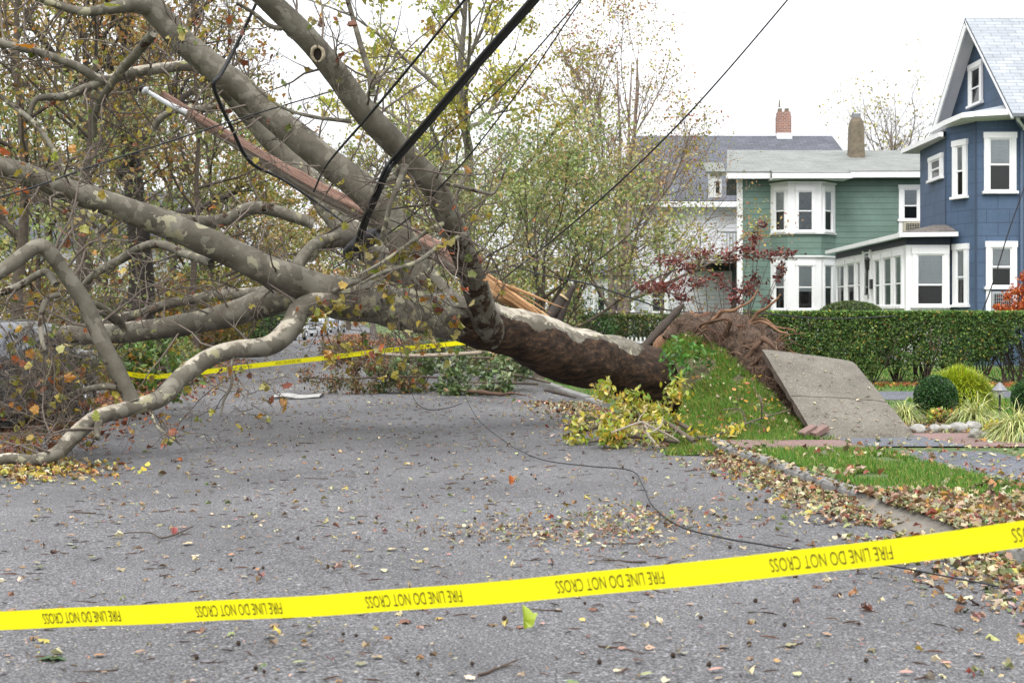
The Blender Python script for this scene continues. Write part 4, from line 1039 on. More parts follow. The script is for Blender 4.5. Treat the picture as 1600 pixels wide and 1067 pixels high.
# lifted turf
TURFR = [[(1030, 556, 20.0), (1052, 532, 20.2), (1078, 519, 20.3), (1112, 528, 20.3)],
         [(1056, 575, 19.55), (1090, 560, 19.6), (1122, 552, 19.6), (1147, 564, 19.5)],
         [(1066, 622, 18.9), (1105, 605, 18.8), (1150, 592, 18.7), (1188, 600, 18.6)],
         [(1064, 660, 17.9), (1110, 648, 17.8), (1170, 632, 17.8), (1224, 635, 17.8)],
         [(1050, 692, 16.3), (1110, 688, 16.3), (1185, 677, 16.7), (1256, 666, 17.3)],
         [(1040, 712, 15.2), (1110, 708, 15.3), (1200, 700, 15.5), (1272, 690, 16.2)]]
B, n = patch(TURFR, 12, 12, .06, 2.5, 9, .02)
mb = MB(); gridmesh(mb, B); mb.build('lifted_turf', plain('turf_soil', (.10, .095, .04), (.05, .04, .022), 8, .95, .8, bdist=.03), ft, smooth=True)
h, wd = B.shape[:2]; m = 42000
iu, iv = rr.uniform(0, h - 1.001, m), rr.uniform(0, wd - 1.001, m); a_, b_ = iu.astype(int), iv.astype(int); fa, fb = (iu - a_)[:, None], (iv - b_)[:, None]
pt = B[a_, b_] * (1 - fa) * (1 - fb) + B[a_ + 1, b_] * fa * (1 - fb) + B[a_, b_ + 1] * (1 - fa) * fb + B[a_ + 1, b_ + 1] * fa * fb
nn = n[a_, b_]; nn = np.where((nn[:, 2:3] < 0), -nn, nn)
ok = vnoise(pt, 3.0) > -.55
# bare soil where the trunk meets the turf
ok &= ~((np.linalg.norm(pt - P(1085, 600, 19.4), axis=1) < .42))
TP = [(5, 86, 128, 34), (4, 70, 112, 30), (2, 108, 132, 48), (1.6, 150, 138, 70), (1, 120, 96, 52)]
go = blades('turf_grass', pt[ok], norm(nn[ok] * .6 + [0, 0, .6]), .075, .011, palette(ok.sum(), TP), parent=ft); go['kind'] = 'stuff'
TURF_PTS = (pt, nn)
# broad leaved sprout growing at the trunk's foot
sp = MB(); sl = MB()
for (a, b, k) in ((1062, 540, 19.1), (1088, 540, 19.0), (1045, 575, 18.9), (1075, 575, 18.8), (1100, 560, 18.9), (1070, 560, 18.8), (1050, 548, 19)):
    s = P(a, b + 14, k + .3); p, r = grow(s[None] + rr.normal(0, .03, (4, 3)), rr.normal(0, .5, (4, 3)) + [0, -.4, 1], np.full(4, .22), np.full(4, .005), rr, 5, .4, .2)
    sp.tubes(p, r, 5, col=(.10, .16, .05)); q = p[:, 1:].reshape(-1, 3); nq = len(q)
    scatter(sl, LEAF6, q + rr.normal(0, .03, (nq, 3)), rand_rot(nq, rr), rr.uniform(.06, .13, nq), palette(nq, [(3, 80, 124, 50), (2, 104, 146, 64), (1, 68, 106, 52)], rr))
so = sp.build('sprout', TWIG, ft, smooth=True); sl.build('sprout_leaves', LEAF, so)

# ------------------------------------------------------------------ lifted pavement slab
BL, TL = P(1278, 687, 16.1), P(1190, 543, 18.6)
BR_, TR = P(1436, 686, 16.2), P(1332, 562, 18.55)
sb = thing('pavement_slab', 'concrete pavement slab tilted up against the root ball', 'paving slab', (4.0, 16.2, .1))
th = arr(.02, .03, -.12)
def slab(a, b, c, d, nu=10, nv=10):
    mb = MB(); G = np.array([[(a * (1 - u) + b * u) * (1 - v) + (d * (1 - u) + c * u) * v for u in np.linspace(0, 1, nu)] for v in np.linspace(0, 1, nv)])
    G2 = G.copy(); e = np.ones((nv, nu, 1)); G2[..., 2] += .006 * vnoise(G, 3)
    G2[0, :, 2] -= .012; G2[-1, :, 2] -= .012; G2[:, 0, 2] -= .012; G2[:, -1, 2] -= .012
    gridmesh(mb, G2)
    bot = G + th + .02 * vnoise(G, 9)[..., None] * arr(1, 1, .5)
    idx = [(0, j) for j in range(nu)] + [(i, nu - 1) for i in range(1, nv)] + [(nv - 1, j) for j in range(nu - 2, -1, -1)] + [(i, 0) for i in range(nv - 2, 0, -1)]
    t_ = [G2[i] for i in idx]; b_ = [bot[i] for i in idx]; k = len(idx)
    mb.add(t_ + b_, [[i, (i + 1) % k, (i + 1) % k + k, i + k] for i in range(k)], mat=1)
    return mb
SLABM = plain('slab_concrete', (.150, .134, .108), (.080, .070, .054), 1.7, .85, .35, bdist=.004)
def speck(m):
    n, l = m.node_tree.nodes, m.node_tree.links; p = n['Principled BSDF']; src = p.inputs['Base Color'].links[0].from_socket
    v = n.new('ShaderNodeTexVoronoi'); v.inputs['Scale'].default_value = 44; l.new(coords(n), v.inputs['Vector'])
    r = _ramp(n, l, v.outputs['Distance'], [(.15, 1), (.22, 0)]); sc_ = n.new('ShaderNodeSeparateColor'); l.new(v.outputs['Color'], sc_.inputs[0])
    r2 = _ramp(n, l, sc_.outputs[0], [(.5, 0), (.52, .8)]); mu = n.new('ShaderNodeMath'); mu.operation = 'MULTIPLY'; l.new(r.outputs[0], mu.inputs[0]); l.new(r2.outputs[0], mu.inputs[1])
    f = _noise(n, l, 60, 3, .7, coords(n)); fr = _ramp(n, l, f.outputs[0], [(.3, .72), (.7, 1.2)])
    c = _mix(n, l, 1.0, src, fr.outputs[0], 'MULTIPLY')
    l.new(_mix(n, l, mu.outputs[0], c, (.50, .47, .40)), p.inputs['Base Color'])
speck(SLABM)
EDGEM = plain('slab_broken_edge', (.15, .11, .085), (.06, .045, .035), 14, .95, .9, bdist=.02)
t = .46
ML, MR = BL * (1 - t) + TL * t, BR_ * (1 - t) + TR * t; gapv = (TL - BL) * .0035
slab(BL, BR_, MR - gapv, ML - gapv).build('panel', [SLABM, EDGEM], sb)
slab(ML + gapv, MR + gapv, TR, TL).build('panel', [SLABM, EDGEM], sb)
# loose brick tipped up beside it
br = thing('loose_paver', 'pair of red brick pavers tipped up by the slab', 'paver', P(1262, 680, 16.2))
q = P(1262, 676, 16.25)
for i, dx in enumerate((0, .13)):
    MB().box(q + arr(dx, -dx * .1, .02), (.22, .105, .06), u=(.75, .5, .35), n=np.cross(arr(.75, .5, .35), arr(-.5, .8, .1))).build('brick', plain('loose_brick_%d' % i, (.22, .135, .115), (.14, .095, .082), 14, .9), br)

# ------------------------------------------------------------------ snapped utility pole
pl = thing('utility_pole', 'snapped reddish utility pole lying in the fallen tree', 'utility pole', P(560, 330, 19.4))
pp, pr = pxline([(252, 150, 19.0, 7.5), (330, 198, 19.05, 8.5), (420, 252, 19.1, 9.8), (500, 298, 19.15, 11), (600, 348, 19.25, 12.5), (690, 398, 19.4, 14), (760, 446, 19.6, 14), (810, 474, 19.75, 10), (862, 500, 19.9, 3)], 8)
mb = MB(); SD = 36; mb.tubes(pp, pr, SD, bump=.09, bscale=7)
V = mb.v[0]; up = (V - np.repeat(pp, SD, axis=0)) / np.repeat(pr, SD)[:, None]
C = np.zeros((len(V), 3)); C[:, 1] = np.clip((-.15 - up[:, 2] + .35 * vnoise(V, 2)) * 3, 0, 1) * (xe(V) < 800); C[:, 0] = np.clip((xe(V) - 730) / 60, 0, 1)
ang = np.tile(np.arange(SD), len(pp)) / SD * 6.283; ln_ = np.repeat(np.arange(len(pp)), SD)
gr_n = vnoise(np.stack([np.cos(ang) * 2.6, np.sin(ang) * 2.6, ln_ * .035], -1), 1.0) + .5 * vnoise(np.stack([np.cos(ang) * 6, np.sin(ang) * 6, ln_ * .05 + 7], -1), 1.0)
mb.v[0] = np.repeat(pp, SD, axis=0) + (V - np.repeat(pp, SD, axis=0)) * (1 + .30 * gr_n)[:, None]
mb.c[0] = C
dl = np.concatenate([[0], np.cumsum(np.linalg.norm(np.diff(pp, axis=0), axis=1))])
fc = mb.f[0]; ii = fc // SD; jj = fc % SD
uv = np.stack([dl[ii], jj / SD * .9 * 1.0], -1)
wrap = (jj.max(1) - jj.min(1) > 2)[:, None] & (jj == 0); uv[..., 1] = np.where(wrap, .9, uv[..., 1])
mb.uv[0] = uv.reshape(-1, 2); mb.hasuv = True
mb.build('shaft', POLE, pl, smooth=True)
mb = MB()   # long splinters at the break
for i in range(8):
    a = rr.uniform(720, 790); s = P(a, 404 + (a - 700) * .6 + rr.normal(0, 6), 19.5); e = P(a + rr.uniform(50, 120), 404 + (a - 700) * .6 + rr.uniform(25, 62), 19.6)
    mb.tubes(np.linspace(s, e, 5) + rr.normal(0, .004, (5, 3)), np.array([.02, .028, .024, .012, .002]) * rr.uniform(.4, 1), 5, col=(1, 0, 0))
mb.uv[0] = (mb.v[0][mb.f[0].ravel()])[:, [0, 2]] if False else mb.uv[0]
mb.build('splinters', attrmat('splinter_wood', .8, 40, .4) , pl)
for v in pl.children[-1].data.color_attributes['Col'].data: v.color = (.42, .235, .115, 1)
mb = MB(); mb.tubes(*pxline([(292, 176, 18.85, 4), (262, 162, 18.85, 4), (240, 149, 18.85, 3.5), (228, 142, 18.85, 3.5)], 4), 8); pin = mb.build('insulator_pin', PORC, pl, smooth=True)
c0, c1 = P(229, 143, 18.85), P(219, 137, 18.85); ax = norm(c1 - c0)
mb = MB(); mb.tubes([c0 + ax * s for s in (0, .005, .03, .045, .05)], [.03, .055, .06, .045, .02], 12); mb.build('insulator', PORC, pin, smooth=True)
mb = MB(); mb.tubes([c0 + ax * s for s in (.05, .06, .1, .11)], [.03, .05, .05, .02], 12); mb.build('insulator_cap', IRON, pin, smooth=True)

# ------------------------------------------------------------------ cables
def cable(label, ctrl, n=10, name='cable', mat=CABLE, sides=6, group='fallen overhead cables'):
    p, r = pxline(ctrl, n); p[:, 2] = np.maximum(p[:, 2], .05 + r); mb = MB(); mb.tubes(p, r, sides); o = mb.build(name, mat, None, smooth=True)
    return tag(o, label, 'cable', group)
bun = thing('cable_bundle', 'thick black cable bundle slung over the near limb', 'cable', P(608, 256, 15.7), 'fallen overhead cables')
for i, (dx, dy, k) in enumerate(((-2, -2, .62), (2, 1, .5), (4, 4, .36))):
    p, r = pxline([(900 + dx, -78 + dy, 11.5, 8 * k), (832 + dx, 2 + dy, 12.4, 7.5 * k), (740 + dx, 106 + dy, 13.6, 6 * k), (660 + dx, 200 + dy, 14.9, 5 * k), (618 + dx, 248 + dy, 15.75, 4.6 * k), (604 + dx, 266 + dy, 15.8, 4.6 * k), (585 + dx, 310 + dy, 16.1, 4.6 * k), (570 + dx, 345 + dy, 16.6, 4.6 * k), (560 + dx * 1.5, 380 + dy, 17.2, 4.6 * k), (556 + dx * 3, 405, 17.6, 4 * k)], 10)
    mb = MB(); mb.tubes(p, r, 8); mb.build('strand', CABLE, bun, smooth=True)
p, r = pxline([(592, 366, 17.2, 9), (576, 372, 17.3, 13), (556, 384, 17.4, 12), (540, 396, 17.5, 7)], 6); mb = MB(); mb.tubes(p, r, 12, bump=.2, bscale=9); mb.build('splice_case', CABLE, bun, smooth=True)
cable('black cable running from the top edge over the bend of the near limb', [(760, -40, 13.0, 2.2), (726, 0, 13.4, 2.2), (640, 105, 14.6, 2.2), (572, 186, 15.5, 2.2), (512, 256, 16.5, 1.8), (490, 300, 17.2, 1.6)])
cable('thin wire just right of the thick bundle, passing behind the near limb', [(930, -30, 20, 1.2), (880, 30, 20.4, 1.2), (790, 130, 21, 1.2), (700, 210, 21.6, 1.2), (640, 265, 22, 1.2), (600, 290, 22.3, 1.2)])
cable('thin wire sagging in front of the near limb towards its base', [(950, -60, 13.2, 1.2), (905, 5, 13.8, 1.2), (820, 130, 14.8, 1.2), (740, 235, 15.6, 1.2), (690, 290, 16.2, 1.3), (640, 340, 16.6, 1.2), (570, 390, 17, 1.2), (520, 420, 17.2, 1)])
cable('thin wire crossing the white sky and slate roof', [(1262, -40, 15, 1.3), (1229, 2, 15.3, 1.3), (1130, 118, 16.2, 1.3), (1050, 205, 17, 1.4), (960, 292, 18, 1.4), (870, 370, 19, 1.3), (800, 425, 19.6, 1.2), (770, 450, 20, 1.2)])
cable('black line looped down over the mottled upper limb', [(420, -40, 17, 2), (402, 2, 17.1, 2.5), (370, 70, 17.3, 3), (346, 115, 17.2, 3.2), (334, 132, 17.15, 3.6), (345, 165, 17.5, 3), (362, 200, 17.9, 3), (380, 238, 18.3, 3), (400, 260, 18.5, 3), (440, 280, 18.7, 2.2), (500, 320, 18.8, 1.8), (540, 350, 18.6, 1.8)])
cable('thin dark cable rising in front of the left woods', [(-60, 328, 14.0, 1.4), (0, 308, 14.2, 1.5), (60, 290, 14.4, 1.6), (150, 258, 14.8, 1.6), (250, 226, 15.2, 1.5), (330, 200, 15.6, 1.4), (420, 172, 16, 1.3), (560, 130, 16.5, 1.1), (640, 100, 17, 1)])
cable('thin dark wire from the broken stump to the big hedge', [(800, 415, 22, 1.3), (850, 430, 22, 1.3), (920, 444, 22, 1.3), (1000, 470, 22.2, 1.3), (1060, 487, 22.4, 1.2), (1180, 489, 24, 1.1), (1290, 498, 26, 1.1), (1400, 494, 28, 1)])
cable('loose wire trailing from the trunk along the asphalt', [(672, 470, 17.6, .45), (690, 520, 17.3, .45), (715, 590, 16.9, .45), (745, 652, 16.4, .5), (790, 690, 16.0, .6), (846, 722, 14.4, .8), (915, 734, 13.8, 1), (985, 742, 13.4, 1), (1005, 766, 12.2, 1), (1020, 800, 10.95, 1.2), (1062, 832, 9.92, 1.4), (1130, 852, 9.40, 1.5), (1195, 863, 9.12, 1.5), (1290, 880, 8.73, 1.5), (1400, 898, 8.34, 1.5), (1500, 918, 7.96, 1.5), (1560, 930, 7.75, 1.5)])
cable('thin drop wire hanging from a limb to the asphalt near the pale bark', [(630, 560, 18.5, .5), (640, 600, 18, .5), (650, 628, 17.3, .6), (670, 640, 16.9, .7), (700, 637, 17, .7), (722, 630, 17.2, .6)])
cable('wire slung across the blue house wall', [(1620, 235, 36, 1), (1598, 300, 36, 1), (1575, 365, 36, 1), (1552, 440, 36, 1), (1530, 500, 36, 1)])
# ------------------------------------------------------------------ barrier tape with its print
def text_mesh(body):
    cu = bpy.data.curves.new('print', 'FONT'); cu.body = body; cu.resolution_u = 3; cu.offset = -.004
    o = bpy.data.objects.new('print', cu); COL.objects.link(o)
    dg = bpy.context.evaluated_depsgraph_get(); me = o.evaluated_get(dg).to_mesh()
    V = np.array([v.co[:] for v in me.vertices]); me.calc_loop_triangles()
    T = np.array([t.vertices[:] for t in me.loop_triangles])
    o.evaluated_get(dg).to_mesh_clear(); bpy.data.objects.remove(o); bpy.data.curves.remove(cu)
    # cut long triangles so the print can follow the bend of the tape
    V = V - V.min(0); V[:, :2] /= V[:, :2].max(0)
    return V[:, :2], T
TXT = text_mesh('FIRE LINE DO NOT CROSS')
def tape(label, path, tilt, width, first, period, plen, n=40, name='barrier_tape', group='barrier tapes'):
    """path: world points of the tape's middle; tilt: lean of its face at each point (radians)"""
    root = thing(name, label, 'barrier tape', path[len(path) // 2], group)
    q = spline(np.hstack([path, np.asarray(tilt)[:, None]]), n); p, tl = q[:, :3], q[:, 3]
    s = np.concatenate([[0], np.cumsum(np.linalg.norm(np.diff(p, axis=0), axis=1))])
    T = norm(np.gradient(p, axis=0)); side = norm(np.cross(T, [0, 0, 1.0])); upv = np.cross(side, T)
    U = np.cos(tl)[:, None] * upv + np.sin(tl)[:, None] * side; Nn = np.cross(T, U); Nn = np.where((Nn[:, 1:2] > 0), -Nn, Nn)
    rip = .0035 * np.sin(s * 9)[:, None] * Nn
    mb = MB(); rows = [p + rip + U * width * k for k in (-.5, -.25, 0, .25, .5)]; rows[1] = rows[1] + Nn * .001; rows[3] = rows[3] - Nn * .001
    B = np.stack(rows, axis=1); gridmesh(mb, B)
    mb.build('band', TAPE, root, smooth=True)
    v, t = TXT; k = first
    while k < s[-1] - plen:
        mb = MB(); a = k + (1 - v[:, 0]) * plen; h = (0.5 - v[:, 1]) * .56 * width    # the roll hangs upside down
        i = np.clip(np.searchsorted(s, a) - 1, 0, len(s) - 2); f = ((a - s[i]) / (s[i + 1] - s[i]))[:, None]
        c = (p + rip)[i] * (1 - f) + (p + rip)[i + 1] * f; u = U[i] * (1 - f) + U[i + 1] * f; nn = Nn[i] * (1 - f) + Nn[i + 1] * f
        mb.add(c + u * h[:, None] + nn * .0022, t, (.03, .025, .01)); k += period; mb.build('lettering', INK, root)
    return root
kx = [(-260, 975), (-100, 972), (0, 969), (250, 958), (520, 944), (800, 923), (1070, 897), (1340, 868), (1600, 834), (1720, 817), (1860, 796)]
iy = lambda x: 1 / (1 / 5.45 + (x / 1600) * (1 / 3.98 - 1 / 5.45))
path = np.array([P(x, y, iy(x)) for x, y in kx])
d0 = np.linalg.norm(P(-260, 975, iy(-260)) - P(48, 967, iy(48)))
tape('near yellow tape printed FIRE LINE DO NOT CROSS across the foreground', path, np.linspace(.25, .1, len(kx)), .0755, d0 + .06 - .70, .70, .365)
path2 = np.array([P(a, b, Y) for a, b, Y in ((780, 528, 21.3), (726, 535, 21.2), (600, 548, 20.9), (500, 560, 20.7), (400, 571, 20.5), (310, 582, 20.4), (240, 588, 20.5), (190, 582, 20.6), (160, 571, 20.8), (128, 558, 21), (90, 546, 21.3), (40, 530, 21.8))])[::-1]
tape('far yellow tape strung across the road behind the fallen trunk', path2, np.full(12, .05), .070, .3, .70, .365)
# ------------------------------------------------------------------ standing trees, hedges, shrubs
def zroad(X, Y):
    X = np.asarray(X, float); Y = np.asarray(Y, float)
    s = np.clip((X - XL(Y)) / (XR(Y) - XL(Y)), 0, 1)
    road = np.interp(s, [0, .18, .5, .82, 1], [0, .02, .045, .02, 0])
    return np.where((X > XL(Y)) & (X < XR(Y)), road, .1) + drop(Y)
LBARK = attrmat('woods_bark', .9, 8, .5, .5)
def tree(label, px, Y, h, spread, pal, nleaf, lsize, seed, name='tree', tr=.16, crown0=.28, nl=14, n2=90, n3=420, n4=0, upk=.45, barkc=(.085, .068, .052), group=None, lean=(0, 0), cat='tree', twiglen=.45, tmpl=OVAL, droop=0.0, clump=.22, stems=1, X=None, profile=None):
    r = np.random.default_rng(seed)
    x = (px - CX) / F * Y if X is None else X
    base = arr(x, Y, float(zroad(x, Y)) - .05)
    t = thing(name, label, cat, base, group)
    TP_, TR_ = [], []
    for k in range(stems):
        N = 12; z = np.linspace(0, h * .86, N); w = np.cumsum(r.normal(0, .018 * h / N * 3, (N, 2)), axis=0); w[0] = 0
        sp = (r.normal(0, .09, 2) * (stems > 1))
        p = np.stack([base[0] + w[:, 0] + (lean[0] + sp[0]) * z, base[1] + w[:, 1] + (lean[1] + sp[1]) * z, base[2] + z], -1)
        TP_.append(p); TR_.append(tr * (1 - .88 * np.linspace(0, 1, N) ** .9) * (1 + .5 * np.exp(-np.linspace(0, 1, N) * 22)))
    TP_ = np.array(TP_); TR_ = np.array(TR_)
    col = lambda P3: (np.exp(r.normal(0, .18, (len(P3), 1, 1))) * np.array(barkc)) * np.ones((1, P3.shape[1], 1))
    nleaf = int(nleaf * (.72 if group == GW else 1))
    mb = MB(); mb.tubes(TP_, TR_, 9, col=col(TP_), bump=.08, bscale=5); mb.build('trunk', LBARK, t, smooth=True)
    i = r.integers(0, stems, nl); f = np.linspace(crown0, .97, nl) * 11; k = np.minimum(f.astype(int), 10); fr = (f - k)[:, None]
    s = TP_[i, k] * (1 - fr) + TP_[i, k + 1] * fr; rd = (TR_[i, k] * (1 - fr[:, 0]) + TR_[i, k + 1] * fr[:, 0]) * .62
    az = np.arange(nl) * 2.4 + r.uniform(0, 6); el = upk + r.normal(0, .12, nl) + .5 * np.linspace(0, 1, nl)
    d = np.stack([np.cos(az) * np.cos(el), np.sin(az) * np.cos(el), np.sin(el)], -1)
    L = spread * (profile(np.linspace(0, 1, nl)) if profile else np.sin(np.linspace(.9, 2.75, nl)) + .12) * r.uniform(.75, 1.2, nl)
    P1, R1 = grow(s, d, L, rd, r, 8, .28, .25 - droop)
    s, d, l, rd = spawn(P1, R1, n2, r, .15, 1, .8, .75, .2 - droop, (.35, .65)); P2, R2 = grow(s, d, l, rd, r, 6, .3, .2 - droop)
    s, d, l, rd = spawn(P2, R2, n3, r, .15, 1, .8, .8, .1 - droop, (.7, 1.5), twiglen * 1.6); P3, R3 = grow(s, d, l, np.maximum(rd, .004), r, 5, .35, .1 - droop)
    mb = MB()
    for Pq, Rq, sd in ((P1, R1, 6), (P2, R2, 5), (P3, R3, 4)): mb.tubes(Pq, Rq, sd, col=col(Pq), cap=False)
    segs = [P3, P2[:, 3:]]
    if n4:
        s, d, l, rd = spawn(P3, R3, n4, r, .2, 1, .8, .7, .1 - droop, (.6, 1.4), twiglen); P4, R4 = grow(s, d, l, np.clip(rd, .0035, .006), r, 4, .35, .1)
        mb.tubes(P4, R4, 3, col=col(P4), cap=False); segs = [P4, P3]
    mb.build('branches', LBARK, t, smooth=True)
    if nleaf:
        # whole twigs share a colour and a fullness, so the crown breaks up into light and dark clumps
        Sg = segs[0]; M = len(Sg); full = np.exp(r.normal(0, .7, M)); full /= full.sum()
        hue = palette(M, pal, r, .25); q = r.choice(M, nleaf, p=full); j = r.integers(1, Sg.shape[1], nleaf)
        pos = Sg[q, j] + r.normal(0, clump, (nleaf, 3)) * np.array([1, 1, .8])
        if len(segs) > 1:
            m = nleaf // 7; e = segs[1].reshape(-1, 3); pos[:m] = e[r.integers(0, len(e), m)] + r.normal(0, clump, (m, 3))
        own = palette(nleaf, pal, r); mixk = r.uniform(.25, .9, (nleaf, 1))
        c = hue[q] * mixk + own * (1 - mixk)
        pos[:, 2] = np.maximum(pos[:, 2], base[2] + .05)
        mb = MB(); scatter(mb, tmpl, pos, rand_rot(nleaf, r), lsize * r.uniform(.6, 1.35, nleaf), c)
        mb.build('crown', LEAF, t)
    return t
OCHRE = [(4, 142, 116, 54), (3, 160, 126, 54), (2.5, 124, 112, 54), (2.4, 112, 86, 52), (1.3, 168, 108, 48), (1.8, 104, 114, 54), (.7, 140, 80, 48)]
OLIVE = [(4, 112, 112, 44), (3, 138, 126, 50), (2, 92, 106, 40), (2, 152, 124, 52), (1, 118, 84, 44)]
GREENS = [(4, 110, 128, 70), (3, 138, 150, 90), (1.5, 84, 104, 58), (2.8, 160, 156, 90), (1.6, 168, 140, 88)]
YELLOW = [(4, 172, 168, 62), (3, 150, 152, 60), (2, 190, 176, 80), (1.5, 128, 136, 54), (.5, 180, 130, 60)]
TAN = [(3, 158, 116, 76), (3, 140, 112, 66), (2, 150, 88, 62), (2, 122, 124, 66), (1, 176, 140, 96), (.8, 150, 66, 54)]
GW = 'trees of the woods on the left'
LW = [ # label, px, Y, h, spread, palette, nleaf, lsize
 ('slender ochre leaved tree at the far left edge behind the lifted limb', 30, 27, 12, 3.2, OCHRE, 5200, .12, 101, dict(tr=.14)),
 ('ochre and brown tree left of the thick dark trunk', 128, 33, 13, 3.6, OCHRE, 6500, .13, 102, dict(tr=.15)),
 ('tall tree with the thick dark trunk beside the lawn', 214, 38, 15, 4.2, OLIVE, 6500, .14, 103, dict(tr=.42, crown0=.3, barkc=(.05, .042, .036))),
 ('olive tree standing far behind the lifted limb', 70, 46, 14, 4.4, OLIVE, 7500, .15, 104, dict(tr=.2)),
 ('bright green tree rising above the broken pole tip', 322, 46, 9.5, 3.6, GREENS, 9000, .14, 105, dict(tr=.18, crown0=.2)),
 ('orange brown tree behind the broken pole tip', 262, 56, 15, 4.6, OCHRE, 7500, .17, 106, dict(tr=.22)),
 ('russet tree behind the upper mottled limb', 372, 70, 12, 4.6, OCHRE, 7000, .19, 107, dict(tr=.2)),
 ('dark olive tree far behind the left edge limbs', -30, 60, 15, 5, OLIVE, 7000, .18, 108, dict(tr=.24)),
 ('olive tree deep in the woods behind the pole', 175, 68, 15, 5.2, OLIVE, 7500, .2, 109, dict(tr=.24)),
 ('thin bare tree with a few amber leaves in the woods', 300, 34, 12, 2.6, OCHRE, 900, .12, 110, dict(tr=.10, n3=600)),
 ('thin dark leaning tree with sparse amber leaves in the woods', 100, 26, 11, 2.6, OCHRE, 1200, .12, 111, dict(tr=.09, n3=500, lean=(.10, 0))),
 ('olive roadside tree seen under the fallen trunk', 425, 100, 13, 5, OLIVE, 6000, .26, 112, dict(tr=.3)),
 ('amber tree beside the parked cars', 440, 135, 14, 6, OCHRE, 5000, .34, 113, dict(tr=.35)),
 ('low green tree at the left edge', 62, 31, 6.5, 2.6, GREENS, 5200, .12, 114, dict(tr=.09, crown0=.12)),
 ('small green tree left of the tree with the thick dark trunk', 168, 44, 7.5, 3.2, GREENS, 5000, .14, 115, dict(tr=.1, crown0=.15)),
]
for lab, px, Y, h, sp, pal, nf, ls, seed, kw in LW:
    tree(lab, px, Y, h, sp, pal, nf, ls, seed, name='woodland_tree', group=GW, **kw)
# understory: bushes in the woods
def bush(label, px, Y, w, h, pal, n, ls, seed, name='bush', z0=0.0, group=None, d=None, stemn=26, X=None):
    r = np.random.default_rng(seed); x = (px - CX) / F * Y if X is None else X; zb = float(zroad(x, Y)); d = d or w
    t = thing(name, label, 'bush', (x, Y, zb), group)
    a = r.normal(size=(stemn, 3)) * [.5, .5, .2] + [0, 0, .9]
    P1, R1 = grow(np.tile([x, Y, zb - .02], (stemn, 1)) + r.normal(0, .12 * w, (stemn, 3)) * [1, 1, 0], a, h * r.uniform(.6, 1.1, stemn), np.full(stemn, .02), r, 6, .35, 0)
    s, dd, l, rd = spawn(P1, R1, stemn * 7, r, .2, 1, .7, .8, 0, (.3, .6)); P2, R2 = grow(s, dd, l, np.clip(rd, .003, .01), r, 4, .4, 0)
    mb = MB(); mb.tubes(P1, R1, 5, col=(.08, .06, .045)); mb.tubes(P2, R2, 3, col=(.09, .07, .05)); mb.build('stems', LBARK, t, smooth=True)
    v = norm(r.normal(size=(n, 3))) * r.uniform(.35, 1, (n, 1)) ** .5
    lump = 1 + .38 * vnoise(v * 1.0 + seed, 2.2)
    pos = np.stack([x + v[:, 0] * w / 2 * lump, Y + v[:, 1] * d / 2 * lump, zb + h * .52 + v[:, 2] * h * .52 * lump], -1)
    keep = (pos[:, 2] > zb + .02) & (vnoise(pos + seed, 2.4 / max(w, h) * 1.6) > -.42); pos = pos[keep]
    mb = MB(); scatter(mb, OVAL, pos, rand_rot(len(pos), r), ls * r.uniform(.6, 1.3, len(pos)), palette(len(pos), pal, r, .25)); mb.build('crown', LEAF, t)
    return t
GB_ = 'bushes under the woods on the left'
for lab, px, Y, w, h, pal, n, ls, s in (
  ('green bush at the kerb behind the lower limbs', 245, 30.5, 2.0, 1.15, GREENS, 4200, .085, 201),
  ('dark green evergreen bush seen between the two lower limbs', 300, 58, 4.5, 2.6, [(4, 44, 74, 30), (2, 60, 92, 38), (1, 84, 108, 44)], 5000, .15, 202),
  ('dark green bush below the pale thin limb', 390, 72, 4.5, 2.8, [(4, 40, 66, 30), (2, 60, 90, 40), (1, 100, 110, 50)], 4500, .18, 203),
  ('small bright yellow bush between the lower limbs', 200, 56, 1.5, 1.2, [(3, 196, 176, 30), (2, 178, 160, 40), (1, 140, 140, 40)], 1600, .12, 204),
  ('olive bush behind the drooping limb at the left edge', 50, 40, 4.0, 3.0, OLIVE, 3800, .13, 205),
  ('brown leaved bush left of the thick dark trunk', 135, 50, 4.5, 3.2, OCHRE, 5000, .15, 206),
  ('olive bush far down the left kerb', 405, 118, 5, 3.0, OLIVE, 3000, .28, 207),
  ('brown and green bush right of the thick dark trunk', 275, 44, 3.6, 2.6, OCHRE, 4500, .14, 208),
  ('dusky olive bush far behind the kerb bush', 345, 52, 3.2, 3.4, OLIVE, 4500, .15, 209),
  ('amber bush at the left edge beyond the parked car', -8, 31, 3.2, 2.8, OCHRE, 2400, .12, 210)):
    bush(lab, px, Y, w, h, pal, n, ls, s, group=GB_)

# middle of the picture
tree('tall sparse yellow green plane tree behind the cable bundle', 738, 50, 18.5, 6.8, YELLOW, 16000, .17, 301, name='plane_tree', tr=.27, crown0=.26, nl=13, n2=110, n3=520, upk=.62, barkc=(.16, .145, .12), clump=.2, twiglen=.6)
tree('airy russet and tan tree left of the slate roof', 972, 43, 10.6, 4.5, TAN + YELLOW[:2], 9500, .095, 302, name='russet_tree', tr=.13, crown0=.16, nl=22, n2=200, n3=1000, n4=1800, upk=.68, barkc=(.21, .165, .14), clump=.13, stems=5, twiglen=.5, profile=lambda t: 1.1 - .35 * t)
GT = 'small green trees behind the trunk'
tree('leafy green tree directly behind the near limb', 745, 39, 5.3, 3.6, GREENS, 13000, .095, 303, name='green_tree', tr=.09, crown0=.12, nl=18, n2=130, n3=700, group=GT, clump=.16)
tree('leafy green tree in the middle beside the broken stump', 842, 31, 4.3, 3.0, GREENS, 12500, .088, 304, name='green_tree', tr=.09, crown0=.1, nl=18, n2=130, n3=700, group=GT, clump=.15, stems=2)
